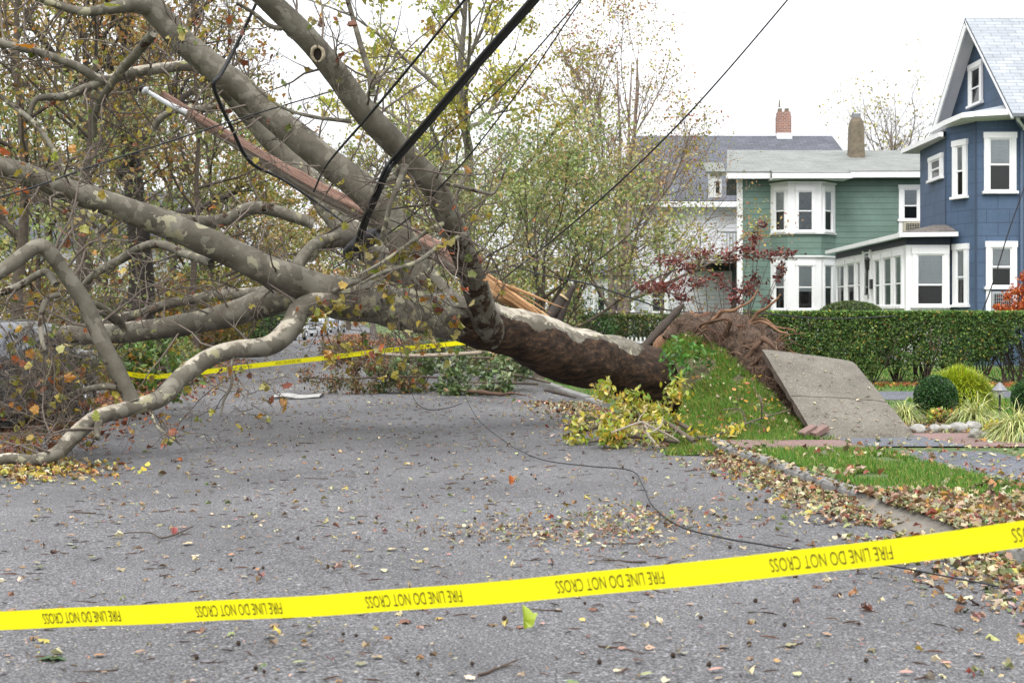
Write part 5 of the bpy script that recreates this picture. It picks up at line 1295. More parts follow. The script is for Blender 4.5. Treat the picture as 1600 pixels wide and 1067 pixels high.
tree('green and tan tree left of the white house bay', 895, 36, 5.0, 2.6, GREENS + [(4, 150, 116, 66)], 5500, .08, 305, name='green_tree', tr=.08, crown0=.34, nl=16, n2=120, n3=600, group=GT, clump=.16)
tree('thin tan leaved tree spreading over the white house front', 1030, 46, 6.6, 3.3, [(4, 140, 128, 64), (3, 116, 122, 58), (3, 158, 122, 76), (1, 150, 82, 60)], 3400, .08, 306, name='tan_tree', tr=.07, crown0=.34, nl=15, n2=110, n3=650, upk=.55, barkc=(.17, .13, .11), clump=.14)
tree('bare tree with a few yellow tufts behind the tan chimney', 1392, 84, 15.0, 5.0, [(3, 170, 160, 90), (2, 150, 140, 90)], 900, .2, 307, name='bare_tree', tr=.26, crown0=.45, nl=16, n2=130, n3=900, n4=1500, upk=.8, barkc=(.20, .17, .15), clump=.25, twiglen=.8)
tree('slender yellow leaved tree down the street behind the loose thin wires', 640, 62, 13, 4.2, YELLOW, 3200, .18, 308, name='roadside_tree', tr=.16, crown0=.3, n3=500, upk=.7, group='trees down the street')
tree('pale bare tree arching over the far road', 585, 85, 13, 5.0, OLIVE, 2600, .22, 309, name='roadside_tree', tr=.2, crown0=.3, n3=600, upk=.6, barkc=(.15, .13, .12), group='trees down the street', X=-8.2)
tree('amber tree on the right of the far road', 640, 100, 12, 5.2, OCHRE, 3600, .26, 310, name='roadside_tree', tr=.2, crown0=.22, group='trees down the street', X=-6.2)
tree('olive tree at the bend of the far road', 600, 150, 14, 7, OLIVE, 4200, .36, 311, name='roadside_tree', tr=.3, crown0=.2, group='trees down the street', X=-11.5)
tree('brown tree closing the view at the road end', 545, 190, 15, 8, OCHRE, 4000, .46, 312, name='roadside_tree', tr=.35, crown0=.15, group='trees down the street', X=-22)
for k, (lab, px, Y, w, h, pal, n, ls, X) in enumerate((
  ('green bush under the trees right of the far road', 690, 50, 4.0, 2.6, GREENS, 5000, .12, -1.0),
  ('dark green bush behind the broken stump', 905, 40, 2.6, 1.7, [(4, 46, 76, 32), (2, 66, 98, 40)], 4000, .09, None),
  ('olive bush at the right edge of the far road', 640, 75, 4.2, 3.0, OLIVE, 4500, .17, -4.0),
  ('low green bush right of the bush by the far road', 790, 36, 2.4, 1.6, GREENS, 4500, .08, None))):
    bush(lab, px, Y, w, h, pal, n, ls, 330 + k, X=X, group='bushes right of the far road')
# far wood that closes the road
r = np.random.default_rng(77); mb = MB()
n = 26000; x = r.uniform(-150, 60, n); y = r.uniform(225, 262, n); hgt = 9 + 4.5 * vnoise(np.stack([x, y, y * 0], -1), .09) + 2 * vnoise(np.stack([x, y, y * 0], -1), .35)
z = -.9 + r.uniform(0, 1, n) ** .8 * hgt
scatter(mb, OVAL, np.stack([x, y, z], -1), rand_rot(n, r), r.uniform(.5, 1.1, n), palette(n, OCHRE + OLIVE, r))
tag(mb.build('distant_woods', LEAF), 'far autumn woods closing the end of the road', 'woods', kind='stuff')

# snapped stump behind the trunk
st = thing('broken_stump', 'dark forked stump with a pale sawn top behind the trunk', 'stump', P(862, 545, 24))
mb = MB(); mb.tubes(*pxline([(820, 545, 24, 11), (840, 520, 24, 10), (862, 492, 24, 9), (882, 464, 24, 8.5)], 5), 10, col=(.055, .045, .038), bump=.12, bscale=8); mb.build('trunk', LBARK, st, smooth=True)
mb = MB(); mb.tubes(*pxline([(864, 545, 24, 8), (872, 505, 24, 7), (885, 470, 24, 6), (897, 446, 24, 4.5)], 5), 8, col=(.055, .045, .038), bump=.12, bscale=8); mb.build('limb', LBARK, st, smooth=True)
mb = MB(); c_, d_ = P(882, 464, 23.98), norm(P(882, 464, 24) - P(862, 492, 24)); mb.tubes([c_ - d_ * .02, c_ + d_ * .012], [.094, .085], 12, col=(.42, .32, .19)); mb.build('cut_face', attrmat('cut_wood', .8, 20), st)

# Japanese maple: flat clouds of red leaves on thin stems
jm = thing('japanese_maple', 'small red leaved maple in front of the white house', 'tree', P(1130, 640, 26.5))
r = np.random.default_rng(41); st0 = P(1128, 612, 26.8); mbt = MB(); mbl = MB()
CL = [(1052, 408, 26.2, 26, 7), (1012, 446, 26.4, 22, 8), (1040, 448, 26.0, 26, 9), (1086, 440, 26.6, 20, 8), (1120, 432, 26.4, 12, 6), (1100, 396, 27, 18, 6), (1140, 402, 27, 16, 8), (1170, 392, 26.8, 20, 9), (1205, 398, 26.6, 22, 7), (1232, 396, 26.5, 14, 5), (1165, 455, 26.4, 20, 9), (1150, 468, 26.3, 14, 7),
      (1178, 440, 26.8, 14, 7), (1222, 420, 26.7, 8, 9), (1196, 470, 26.6, 10, 5), (1190, 350, 27, 8, 5), (1180, 372, 27, 10, 6), (1065, 465, 26.2, 14, 6), (1130, 445, 26.9, 14, 5), (1215, 436, 26.7, 6, 6), (1075, 418, 26.8, 14, 6)]
for (a, b, Y, rx, ry) in CL:
    c0 = P(a, b, Y); mid = st0 * .45 + c0 * .55 + arr(r.normal(0, .1), r.normal(0, .1), -.12)
    p = spline([st0, st0 * .75 + mid * .25 + arr(0, 0, .12), mid, c0], 6); mbt.tubes(p, np.linspace(.022, .004, len(p)), 5, col=(.10, .08, .072))
    s, d, l, rd = spawn(p[None, -8:], np.full((1, 8), .006), 14, r, .2, 1, .5, 1, .1, (.6, 1.2), rx / F * Y * .9); q, qr = grow(s, d, l, np.full(14, .004), r, 4, .3, 0); mbt.tubes(q, qr, 3, col=(.12, .08, .07))
    nn_ = int(rx * ry * 1.05); v = r.normal(0, .55, (nn_, 3)); v[:, 2] = v[:, 2] * 1.35 + .5 * vnoise(v + a, 1.2)
    scatter(mbl, LEAF6, c0 + v * arr(rx, rx, ry) / F * Y, rand_rot(nn_, r, .6), r.uniform(.05, .10, nn_), palette(nn_, [(4, 96, 42, 40), (3, 116, 56, 48), (2, 82, 38, 36), (1.6, 136, 84, 66)], r))
mbt.build('trunk', LBARK, jm, smooth=True); mbl.build('crown', LEAF, jm)
# orange maple at the right edge
r = np.random.default_rng(43); om = thing('orange_shrub', 'orange leaved shrub at the foot of the blue house', 'shrub', P(1600, 560, 34)); mbt = MB(); mbl = MB(); st0 = P(1606, 570, 34)
for (a, b, rx, ry) in ((1600, 478, 26, 12), (1572, 484, 16, 8), (1590, 455, 14, 10), (1612, 440, 16, 14), (1575, 462, 8, 6), (1560, 480, 8, 6), (1620, 465, 20, 16), (1602, 432, 8, 8), (1630, 490, 30, 14)):
    c0 = P(a, b, 34); p = spline([st0, st0 * .5 + c0 * .5 + r.normal(0, .06, 3), c0], 6); mbt.tubes(p, np.linspace(.018, .004, len(p)), 5, col=(.10, .07, .05))
    nn_ = int(rx * ry * 1.6); v = r.normal(0, .5, (nn_, 3)); scatter(mbl, LEAF6, c0 + v * arr(rx, rx, ry) / F * 34, rand_rot(nn_, r, .7), r.uniform(.06, .11, nn_), palette(nn_, [(4, 184, 92, 44), (3, 168, 76, 40), (2, 196, 124, 64), (1, 140, 60, 38)], r))
mbt.build('stems', LBARK, om, smooth=True); mbl.build('crown', LEAF, om)

# hedges
def hedge(label, x0, x1, Y, d, ztop, n, ls, pal, seed, gap=.0, thin=.45, nst=60, name='hedge', dens=None):
    r = np.random.default_rng(seed); t = thing(name, label, 'hedge', ((x0 + x1) / 2, Y, .1 + float(drop(Y))))
    zb = .1 + float(drop(Y))
    mb = MB(); bx_ = np.sort(r.uniform(x0, x1, nst)); s = np.stack([bx_, Y + r.normal(0, d * .1, nst), np.full(nst, zb - .02)], -1)
    s = np.repeat(s, 4, axis=0); P1, R1 = grow(s, r.normal(0, .28, (len(s), 3)) + [0, 0, 1], (ztop - zb) * r.uniform(.75, 1.0, len(s)), r.uniform(.010, .020, len(s)), r, 7, .2, .25, .4)
    s, dd, l, rd = spawn(P1, R1, len(s) * 5, r, .3, 1, .6, .8, .1, (.25, .5)); P2, R2 = grow(s, dd, l, np.clip(rd, .003, .007), r, 4, .4, 0)
    mb.tubes(P1, R1, 6, col=(.075, .058, .045)); mb.tubes(P2, R2, 4, col=(.07, .06, .045)); mb.build('stems', LBARK, t, smooth=True)
    # leaves sit near the clipped faces; the foot is thin and see-through in places
    u = r.uniform(0, 1, n); face = r.random(n)
    X = x0 + (x1 - x0) * u; zz = zb + (ztop - zb) * r.uniform(0, 1, n) ** .8; q = np.abs(r.normal(0, .13, n))
    yy = np.where(face < .55, Y - d / 2 + q, np.where(face < .72, Y + d / 2 - q, Y + r.uniform(-d / 2, d / 2, n)))
    zz = np.where(face >= .72, ztop - np.abs(r.normal(0, .05, n)), zz)
    bumpz = .035 * vnoise(np.stack([X, yy, zz], -1), 1.6); pos = np.stack([X, yy + bumpz * 1.2, zz + np.where(face >= .72, bumpz, 0)], -1)
    hfrac = (pos[:, 2] - zb) / (ztop - zb)
    nzv = vnoise(pos * arr(1, 1, .6), 1.9) + .55 * vnoise(pos, 5.0)
    if dens is None: keep = (nzv > (thin - hfrac) * 2.4 - .62)
    else: keep = nzv > dens(pos[:, 0], hfrac)
    pos = pos[keep]
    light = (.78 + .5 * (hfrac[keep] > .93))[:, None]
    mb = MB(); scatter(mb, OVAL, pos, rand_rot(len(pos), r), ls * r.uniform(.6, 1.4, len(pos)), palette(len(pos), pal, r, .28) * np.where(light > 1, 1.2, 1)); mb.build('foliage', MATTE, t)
    return t
PRIVET = [(5, 70, 100, 44), (3, 90, 118, 54), (2, 50, 76, 34), (2, 112, 136, 66), (.35, 128, 96, 56), (.5, 156, 148, 70)]
def big_dens(x, hf):
    px = x / 28.1 * F + CX
    th = np.interp(px, [1180, 1330, 1400, 1600, 1900], [-1.4, -1.2, -.45, -.12, -.05])
    return th + np.interp(hf, [0, .12, .35, .6, .85, 1], [.95, .62, .26, .02, -.35, -.9])
hedge('long clipped privet hedge in front of the green and blue houses', 4.75, 14.5, 28.7, 1.1, 1.56, 170000, .052, PRIVET, 51, nst=60, dens=big_dens)
hedge('lower clipped hedge before the white house', 2.0, 6.2, 42.0, 1.0, 1.45, 22000, .07, [(4, 74, 92, 46), (3, 96, 110, 58), (2, 60, 78, 40), (1, 130, 120, 66)], 52, nst=24)
hedge('dark clipped hedge far left beyond the lawn', -30, -11.2, 66, 1.4, 2.1, 16000, .16, [(4, 46, 78, 34), (2, 66, 98, 44), (1, 90, 112, 50)], 53, nst=30)

def ball(label, px, py, Y, rx, rz, pal, n, ls, seed, name='boxwood_shrub', flat=0.0):
    r = np.random.default_rng(seed); c0 = P(px, py, Y); R = rx / F * Y; Rz = rz / F * Y
    t = thing(name, label, 'shrub', (c0[0], c0[1], .1))
    v = norm(r.normal(size=(n, 3))); k = 1 - np.abs(r.normal(0, .07, (n, 1))); lump = 1 + .05 * vnoise(v, 3)[:, None] + .03 * vnoise(v, 8)[:, None]
    pos = c0 + v * k * lump * arr(R, R, Rz); pos[:, 2] = np.maximum(pos[:, 2], .11)
    mb = MB(); scatter(mb, OVAL, pos, rand_rot(n, r), ls * r.uniform(.6, 1.3, n), palette(n, pal, r, .22)); mb.build('foliage', LEAF, t)
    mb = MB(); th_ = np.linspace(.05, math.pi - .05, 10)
    mb.tubes([c0 + arr(0, 0, math.cos(a) * Rz * .80) for a in th_], np.sin(th_) * R * .80, 14, col=(.012, .018, .008)); mb.build('dark_core', TWIG, t, smooth=True)  # solid near-black core added to block the view and darken the shrub's inside
    s = np.tile([c0[0], c0[1], .08], (6, 1)); P1, R1 = grow(s, r.normal(0, .4, (6, 3)) + [0, 0, 1], np.full(6, max(.1, c0[2] - .1)), np.full(6, .015), r, 4, .2, .2)
    mb = MB(); mb.tubes(P1, R1, 5, col=(.08, .06, .05)); mb.build('stems', LBARK, t)
    return t
BOX = [(4, 34, 70, 26), (3, 48, 88, 34), (1.5, 66, 106, 44), (1, 26, 54, 20)]
ball('dark green clipped boxwood ball between the grass clumps', 1462, 620, 19.0, 34, 34, BOX, 9000, .026, 61)
ball('dark green boxwood ball cut by the right edge', 1606, 622, 19.4, 26, 30, BOX, 6000, .026, 62)
ball('low clipped evergreen dome behind the long hedge', 1330, 490, 33, 50, 20, [(4, 66, 84, 36), (3, 84, 98, 44), (2, 48, 66, 28)], 8000, .05, 63, name='evergreen_dome')
# golden thread cypress
def sprays(label, px, py, Y, rx, rz, n, pal, seed, name, cat, L, w, droop=.8, out=.6, base_in=.25):
    r = np.random.default_rng(seed); c0 = P(px, py, Y); c0[2] = .1; R = rx / F * Y; H = rz / F * Y
    t = thing(name, label, cat, c0)
    az = r.uniform(0, 2 * np.pi, n); el = np.abs(r.normal(.9, .4, n)).clip(.12, 1.5)
    d = np.stack([np.cos(az) * np.cos(el), np.sin(az) * np.cos(el), np.sin(el)], -1)
    s = c0 + d * arr(R, R, H) * r.uniform(base_in, .9, (n, 1)) if base_in > .1 else c0 + r.normal(0, R * .16, (n, 3)) * [1, 1, 0]
    N = 7; ln = L * r.uniform(.6, 1.25, n); p = np.zeros((n, N, 3)); p[:, 0] = s; dd = norm(d + r.normal(0, .25, (n, 3)) + [0, 0, .2])
    for k in range(1, N):
        dd = norm(dd + np.array([0, 0, -droop / N]) + r.normal(0, .08, (n, 3))); p[:, k] = p[:, k - 1] + dd * (ln / (N - 1))[:, None]
    p[:, :, 2] = np.maximum(p[:, :, 2], .11)
    T = norm(np.gradient(p, axis=1)); sd = norm(np.cross(T, [0.02, .01, 1.0])); wd = w * np.array([.7, 1, 1, .95, .8, .5, .1])[None, :, None] * r.uniform(.7, 1.3, (n, 1, 1))
    V = np.stack([p - sd * wd, p + sd * wd], axis=2).reshape(-1, 3); b = (np.arange(n) * N * 2)[:, None] + np.arange(N - 1)[None] * 2
    mb = MB(); mb.add(V, np.stack([b, b + 1, b + 3, b + 2], -1).reshape(-1, 4), np.repeat(palette(n, pal, r, .2), N * 2, axis=0))
    return t, mb
t, mb = sprays('feathery yellow green cypress mound behind the boxwood ball', 1500, 640, 20.6, 66, 66, 11000, [(4, 164, 176, 40), (3, 140, 158, 38), (2, 182, 190, 58), (1.5, 104, 128, 34)], 71, 'golden_cypress', 'shrub', .17, .0048, 1.6, base_in=.55)
mb.build('foliage', LEAF, t)
mb = MB(); r = np.random.default_rng(5); s = np.tile(P(1500, 640, 20.6) * [1, 1, 0] + [0, 0, .08], (40, 1)); P1, R1 = grow(s, r.normal(0, .7, (40, 3)) + [0, 0, .8], np.full(40, .5), np.full(40, .012), r, 5, .3, 0); mb.tubes(P1, R1, 4, col=(.12, .10, .05)); mb.build('stems', LBARK, t)
GRP = [(4, 178, 182, 116), (3, 148, 160, 84), (2, 196, 196, 144), (2, 108, 128, 58), (1, 176, 164, 108)]
for k, (lab, px, py, Y, rx, L, n) in enumerate((
  ('small pale striped grass clump beside the tilted slab', 1414, 655, 18.6, 18, .42, 1300),
  ('pale striped grass clump right of the boxwood ball', 1524, 668, 17.9, 30, .48, 2600),
  ('largest pale striped grass clump at the right edge', 1590, 700, 16.1, 34, .54, 3000))):
    t, mb = sprays(lab, px, py, Y, rx, 30, n, GRP, 80 + k, 'grass_clump', 'ornamental grass', L, .0048, 3.3, base_in=0)
    mb.build('leaf_blades', LEAF, t)
    for c in t.children: c.data.materials[0] = GRASS
# low garden plants at the stones
for k, (lab, px, py, Y, w, h, pal) in enumerate((('low green and yellow plant in front of the boxwood ball', 1478, 655, 18.2, .5, .22, [(3, 110, 130, 50), (2, 180, 160, 60), (1, 160, 80, 40)]),
  ('low yellow leaved plant beside the largest grass clump', 1556, 700, 16.3, .26, .2, [(3, 206, 186, 40), (2, 190, 176, 60)]))):
    bush(lab, px, Y, w, h, pal, 420, .055, 400 + k, name='low_plant', stemn=8)
# stones along the bed
r = np.random.default_rng(90)
def rock(label, px, py, Y, s):
    import bmesh
    bm = bmesh.new(); bmesh.ops.create_icosphere(bm, subdivisions=3, radius=1)
    sc = arr(s * r.uniform(.9, 1.25), s * r.uniform(.8, 1.1), s * r.uniform(.65, .8)); sd = r.uniform(0, 50); c0 = P(px, py, Y); c0[2] = .1 + sc[2] * .55
    for v in bm.verts:
        p = np.array(v.co); k = 1 + .22 * vnoise(p + sd, 1.6) + .06 * vnoise(p + sd, 5); v.co = Vector(p * k * sc)
    for f in bm.faces: f.smooth = True
    me = bpy.data.meshes.new('stone'); bm.to_mesh(me); bm.free(); me.materials.append(STONE)
    o = bpy.data.objects.new('garden_stone', me); COL.objects.link(o); o.location = c0; o.rotation_euler = (0, 0, r.uniform(0, 6))
    tag(o, label, 'stone', 'stones edging the garden bed')
for lab, px, py, Y, s in (('oval white stone nearest the tilted slab', 1434, 676, 17.0, .095), ('round white stone second from the slab', 1460, 674, 17.1, .082), ('speckled grey stone between two white ones', 1476, 674, 17.2, .085), ('largest pale grey stone in the row', 1497, 670, 17.2, .115), ('greenish pale stone under the middle grass clump', 1519, 672, 17.3, .105),
   ('flat pale stone by the brick path', 1524, 693, 16.35, .10), ('grey stone at the brick path edge', 1545, 694, 16.3, .10), ('small grey stone under the largest grass clump', 1593, 708, 15.9, .09), ('pale stone in the bottom right grass clump', 1606, 716, 15.7, .08)):
    rock(lab, px, py, Y, s)
# path light
pl_ = thing('path_light', 'small grey path light with a conical hood among the grasses', 'garden light', P(1562, 640, 18.6))
q = P(1562, 604, 18.6); mb = MB(); mb.tubes([q * [1, 1, 0] + [0, 0, .09], q - [0, 0, .02]], [.014, .014], 8); mb.build('stem', IRON, pl_)
mb = MB(); mb.tubes([q + [0, 0, a] for a in (-.055, -.045, 0, .05, .06)], [.095, .10, .065, .02, .004], 12); mb.build('hood', METAL, pl_)
mb = MB(); mb.tubes([q + [0, 0, -.10], q + [0, 0, -.055]], [.028, .034], 10); mb.build('lens', LAMP, pl_)
# white picket fence by the white house
pf = thing('picket_fence', 'small white picket fence behind the uprooted trunk', 'fence', (2.9, 40, .1))
mb = MB()
for i in range(22): mb.box((2.1 + i * .12, 40.5, .45), (.05, .03, .75))
mb.build('pickets', WHITE, pf); mb = MB(); mb.box((3.35, 40.53, .3), (2.7, .03, .06)).box((3.35, 40.53, .68), (2.7, .03, .06)); mb.build('rail', WHITE, pf)
# ------------------------------------------------------------------ parked cars
def car(label, loc, rot, paint, kind='sedan', plate=True, group='cars parked on the street'):
    """forward is +x; loc is the ground point under the middle"""
    t = thing('parked_car', label, 'car', loc, group); t.rotation_euler = (0, 0, rot)
    if kind == 'suv':
        prof = [(-2.2, .55, .95, .95, .78), (-2.12, .35, 1.02, 1.62, .84), (-1.6, .3, 1.05, 1.72, .9), (-.2, .28, 1.05, 1.74, .92), (.35, .28, 1.05, 1.68, .92), (.95, .28, 1.05, 1.10, .92), (1.5, .28, 1.0, 1.02, .91), (2.05, .32, .88, .90, .84), (2.22, .45, .7, .72, .72)]
    else:
        prof = [(-2.3, .5, .85, .87, .74), (-2.15, .35, .98, 1.0, .82), (-1.55, .28, .98, 1.04, .88), (-.95, .26, .97, 1.40, .90), (-.1, .25, .96, 1.45, .90), (.45, .25, .95, 1.38, .90), (1.05, .25, .93, .96, .90), (1.7, .27, .84, .87, .87), (2.15, .34, .72, .74, .78), (2.32, .45, .6, .62, .62)]
    pr_ = spline(prof, 4)
    rings = []
    for x, zb, zl, zt, hw in pr_:
        zt = max(zt, zl + .012); cab = zt - zl > .12; hr = hw * (.78 if cab else .9)
        rings.append([(x, -hw * .93, zb), (x, -hw, (zb + zl) / 2), (x, -hw * .97, zl), (x, -hr, zt - .04 if cab else zt - .004), (x, -hr * .7, zt), (x, hr * .7, zt), (x, hr, zt - .04 if cab else zt - .004), (x, hw * .97, zl), (x, hw, (zb + zl) / 2), (x, hw * .93, zb)])
    R_ = np.array(rings); n, k = R_.shape[:2]
    cabin = (pr_[:, 3] - pr_[:, 2] > .12)
    body, gl = MB(), MB(); fb, fg = [], []
    for i in range(n - 1):
        for j in range(k - 1):
            f = [i * k + j, i * k + j + 1, (i + 1) * k + j + 1, (i + 1) * k + j]
            fb.append(f)
    body.add(R_.reshape(-1, 3), fb); body.add(R_[0], [list(range(k))]); body.add(R_[-1], [list(range(k))[::-1]])
    b = body.build('body', paint, t, smooth=True, local=True)
    # glazing just proud of the shell
    c = R_.mean(axis=(0, 1)); ids = np.where(cabin)[0]; i0, i1 = ids[0], ids[-1]
    side = []
    for sgn, (lo, hi) in ((-1, (2, 3)), (1, (7, 6))):
        pts_lo = R_[i0:i1 + 1, lo] * .94 + R_[i0:i1 + 1, hi] * .06; pts_hi = R_[i0:i1 + 1, lo] * .12 + R_[i0:i1 + 1, hi] * .88
        m = len(pts_lo); o = arr(0, sgn * .008, 0)
        seg = [(0, m // 2 - 0), (m // 2, m - 1)]
        for a, e in ((0, m // 2), (m // 2 + 1, m - 1)):
            if e <= a: continue
            g = MB(); L_, H_ = pts_lo[a:e + 1] + o, pts_hi[a:e + 1] + o; q = len(L_)
            g.add(np.vstack([L_, H_]), [[s, s + 1, q + s + 1, q + s] for s in range(q - 1)]); g.build('side_window', DGLASS, t, local=True)
    for nm, ia, ib in (('windscreen', i1 + 1 if i1 + 1 < n else i1, None), ('rear_window', i0 - 1, None)):
        s = 1 if nm == 'windscreen' else -1
        a = R_[min(max(ia, 0), n - 1)]; top_i = i1 - 3 if s > 0 else i0 + (1 if kind == 'suv' else 3)
        tp_ = R_[top_i]; o = arr(s * .03, 0, .02)
        lo0, lo1 = a[3] * .95 + a[6] * .05, a[6] * .95 + a[3] * .05; hi0, hi1 = tp_[3] * .93 + tp_[6] * .07, tp_[6] * .93 + tp_[3] * .07
        g = MB(); g.quad(lo0 + o, lo1 + o, hi1 + o, hi0 + o); g.build(nm, DGLASS, t, local=True)
    hw = .9; wb = 1.38
    for sx in (-1, 1):
        for sy in (-1, 1):
            w = MB(); cy = sy * .80; x = sx * wb; Rw = .36 if kind == 'suv' else .33
            w.tubes([(x, cy - .11, Rw), (x, cy - .10, Rw), (x, cy + .10, Rw), (x, cy + .11, Rw)], [Rw - .04, Rw, Rw, Rw - .04], 24); wo = w.build('wheel', TYRE, t, smooth=False, local=True)
            y_ = cy + sy * .118; rim = MB()
            ring = [(x + math.cos(a) * (Rw - .09), y_, Rw + math.sin(a) * (Rw - .09)) for a in np.linspace(0, 2 * np.pi, 25)]
            rim.tubes(ring, np.full(25, .022), 6)
            for a in np.linspace(0, 2 * np.pi, 10)[:-1]: rim.tubes([(x, y_, Rw), (x + math.cos(a) * (Rw - .09), y_, Rw + math.sin(a) * (Rw - .09))], [.035, .022], 6)
            rim.build('rim', CHROME, wo, smooth=True, local=True)
            arch = MB(); arch.tubes([(x + math.cos(a) * (Rw + .05), sy * (hw - .0), Rw + math.sin(a) * (Rw + .05)) for a in np.linspace(0, np.pi, 14)], np.full(14, .03), 6); arch.build('wheel_arch', IRON, t, local=True)
    zf = .78 if kind == 'suv' else .66
    for sy in (-1, 1):
        MB().box((2.12, sy * .58, zf), (.16, .34, .15)).build('headlight', LAMP, t, local=True)
        MB().box((-2.2, sy * .66, .82), (.10, .22, .22)).build('tail_light', REDL, t, local=True)
        MB().box((.75, sy * .98, 1.02), (.12, .16, .12)).build('mirror', paint, t, local=True)
    MB().box((2.20, 0, zf - .02), (.06, .72, .14)).build('grille', IRON, t, local=True)
    MB().box((2.18, 0, .42), (.2, 1.4, .16)).build('front_bumper', paint, t, local=True)
    if plate: MB().box((2.30, 0, .46), (.02, .46, .11)).build('number_plate', PORC, t, local=True)
    return t
DGLASS = m_paint('car_glass', (.03, .036, .042), .05, 1.0)
SILVER = m_paint('silver_paint', (.46, .48, .50), .3, .8, .3); WHITEP = m_paint('white_car_paint', (.75, .77, .79), .3, .8); NAVY = m_paint('black_car_paint', (.030, .032, .045), .25, 1.0); GREYP = m_paint('grey_car_paint', (.35, .38, .41), .3, .8, .2)
H = math.radians
def gz(Y): return float(drop(Y))
car('silver grey sport utility car facing us far down the road', ((495 - CX) / F * 140, 140, gz(140)), H(-90 - 6.9 + 3), SILVER, 'suv')
car('pale grey car parked behind the silver one', ((523 - CX) / F * 165, 165, gz(165)), H(-90 - 6.9), GREYP, 'suv')
car('white sedan half hidden by the bent limb', ((452 - CX) / F * 104, 104, gz(104)), H(-90 - 6.9), WHITEP, 'sedan')
car('black sedan under the broken twigs at the left edge', (-7.05, 18.6, 0.0), H(-90 - 6.9), NAVY, 'sedan')
car('white car in a drive behind the drooping limb', (-16.9, 48, .1), H(170), WHITEP, 'sedan')
# traffic cone beside the far road
tc = thing('traffic_cone', 'small red and white traffic cone by the far kerb', 'traffic cone', ((381 - CX) / F * 70, 70, .1 + gz(70)))
q = np.array(tc.location); MB().tubes([q + [0, 0, .04], q + [0, 0, .72]], [.17, .03], 14).build('cone', REDL, tc); MB().tubes([q + [0, 0, .36], q + [0, 0, .62]], [.10, .055], 14).build('white_band', PORC, tc); MB().box(q + [0, 0, .02], (.4, .4, .04)).build('base', IRON, tc)
# ------------------------------------------------------------------ fallen leaves, sticks and branches
lr = np.random.default_rng(123)
LIT = [(5, 180, 160, 124), (4, 156, 138, 104), (3, 128, 102, 76), (4, 202, 190, 154), (2, 160, 120, 86), (2, 152, 150, 112), (.8, 188, 164, 84), (1.8, 106, 74, 60), (1.6, 166, 126, 114), (.9, 122, 136, 84)]
DRIFT = [(4, 186, 166, 128), (2.4, 162, 118, 76), (2.4, 136, 98, 68), (5, 202, 190, 154), (1.6, 190, 158, 74), (1.1, 148, 74, 54), (3.4, 148, 146, 96), (2, 108, 80, 62), (1.8, 104, 122, 66), (1.6, 178, 142, 126), (1, 168, 176, 140)]
def flat_leaves(mb, X, Y, size, pal, dz=0.0, tilt=.22, tmpl=LOBED):
    n = len(X); z = zroad(X, Y) + .006 + dz + lr.uniform(0, .008, n) + size * .06
    scatter(mb, tmpl, np.stack([X, Y, z], -1), rand_rot(n, lr, tilt), size * .9, palette(n, pal, lr, .24, .66))
mb = MB()
# tiny fragments all over the asphalt
n = 34000; Y = 4.6 + 34 * lr.random(n) ** 1.25; X = XL(Y) + (XR(Y) - XL(Y)) * lr.random(n)
k = vnoise(np.stack([X, Y, X * 0], -1), .7) + .6 * vnoise(np.stack([X, Y, X * 0], -1), 2.1) + lr.normal(0, .5, n) > -.1
flat_leaves(mb, X[k], Y[k], lr.uniform(.008, .026, k.sum()) * np.exp(lr.normal(0, .3, k.sum())), LIT, tmpl=LEAF6)
n = 2200; Y = 4.7 + 24 * lr.random(n) ** 1.15; X = XL(Y) + (XR(Y) - XL(Y)) * lr.random(n); L_ = lr.uniform(.025, .11, n)
scatter(mb, LEAF6, np.stack([X, Y, zroad(X, Y) + .006], -1), rand_rot(n, lr, .05), np.stack([.012 / L_ * L_, L_, L_], -1), palette(n, [(3, 84, 60, 46), (2, 110, 80, 58), (1, 60, 46, 38)], lr, .2))
n = 2300; Y = 4.8 + 26 * lr.random(n) ** 1.1; X = XL(Y) + (XR(Y) - XL(Y)) * lr.random(n)
flat_leaves(mb, X, Y, lr.uniform(.03, .068, n), LIT, tilt=.12)
tag(mb.build('leaf_fragments', LITTER), 'leaf scraps strewn over the grey asphalt', 'leaf litter', kind='stuff')
# drift along the gutter and over the verge
mb = MB()
n = 6300; Y = lr.uniform(5.2, 17.5, n); s = -np.abs(lr.gamma(1.5, .17, n)) * np.interp(Y, [5, 8, 11, 14, 17.5], [1.5, 1.2, .85, .65, 1.2]) + .03; X = XR(Y) + s
k = vnoise(np.stack([X, Y, X * 0], -1), 1.4) > -.5 - .3 * (s > -.3)
pile = .05 * np.exp(s[k] / .22)
flat_leaves(mb, X[k], Y[k], lr.uniform(.025, .078, k.sum()), DRIFT, pile * lr.uniform(0, 1, k.sum()), .42)
n = 1500; Y = lr.uniform(9.0, 11.4, n); X = XR(Y) + lr.uniform(-.1, .9, n) * lr.uniform(.2, 1.2, n); flat_leaves(mb, X, Y, lr.uniform(.045, .10, n), DRIFT, .02, .4)
n = 3600; Y = lr.uniform(5.2, 15.2, n); X = XR(Y) + lr.uniform(.1, 1.6, n) ** 1.0
w_ = vnoise(np.stack([X, Y, X * 0], -1), 1.2) + np.interp(Y, [5.2, 9, 11.2, 12, 15], [1.2, .7, -.1, -.42, -.42]) > lr.normal(0, .35, n)
flat_leaves(mb, X[w_], Y[w_], lr.uniform(.04, .10, w_.sum()), DRIFT, lr.uniform(.015, .055, w_.sum()), .45)
n = 900; Y = lr.uniform(5, 16, n); X = XR(Y) + lr.uniform(1.4, 3.6, n); flat_leaves(mb, X, Y, lr.uniform(.03, .085, n), DRIFT, .006, .25)
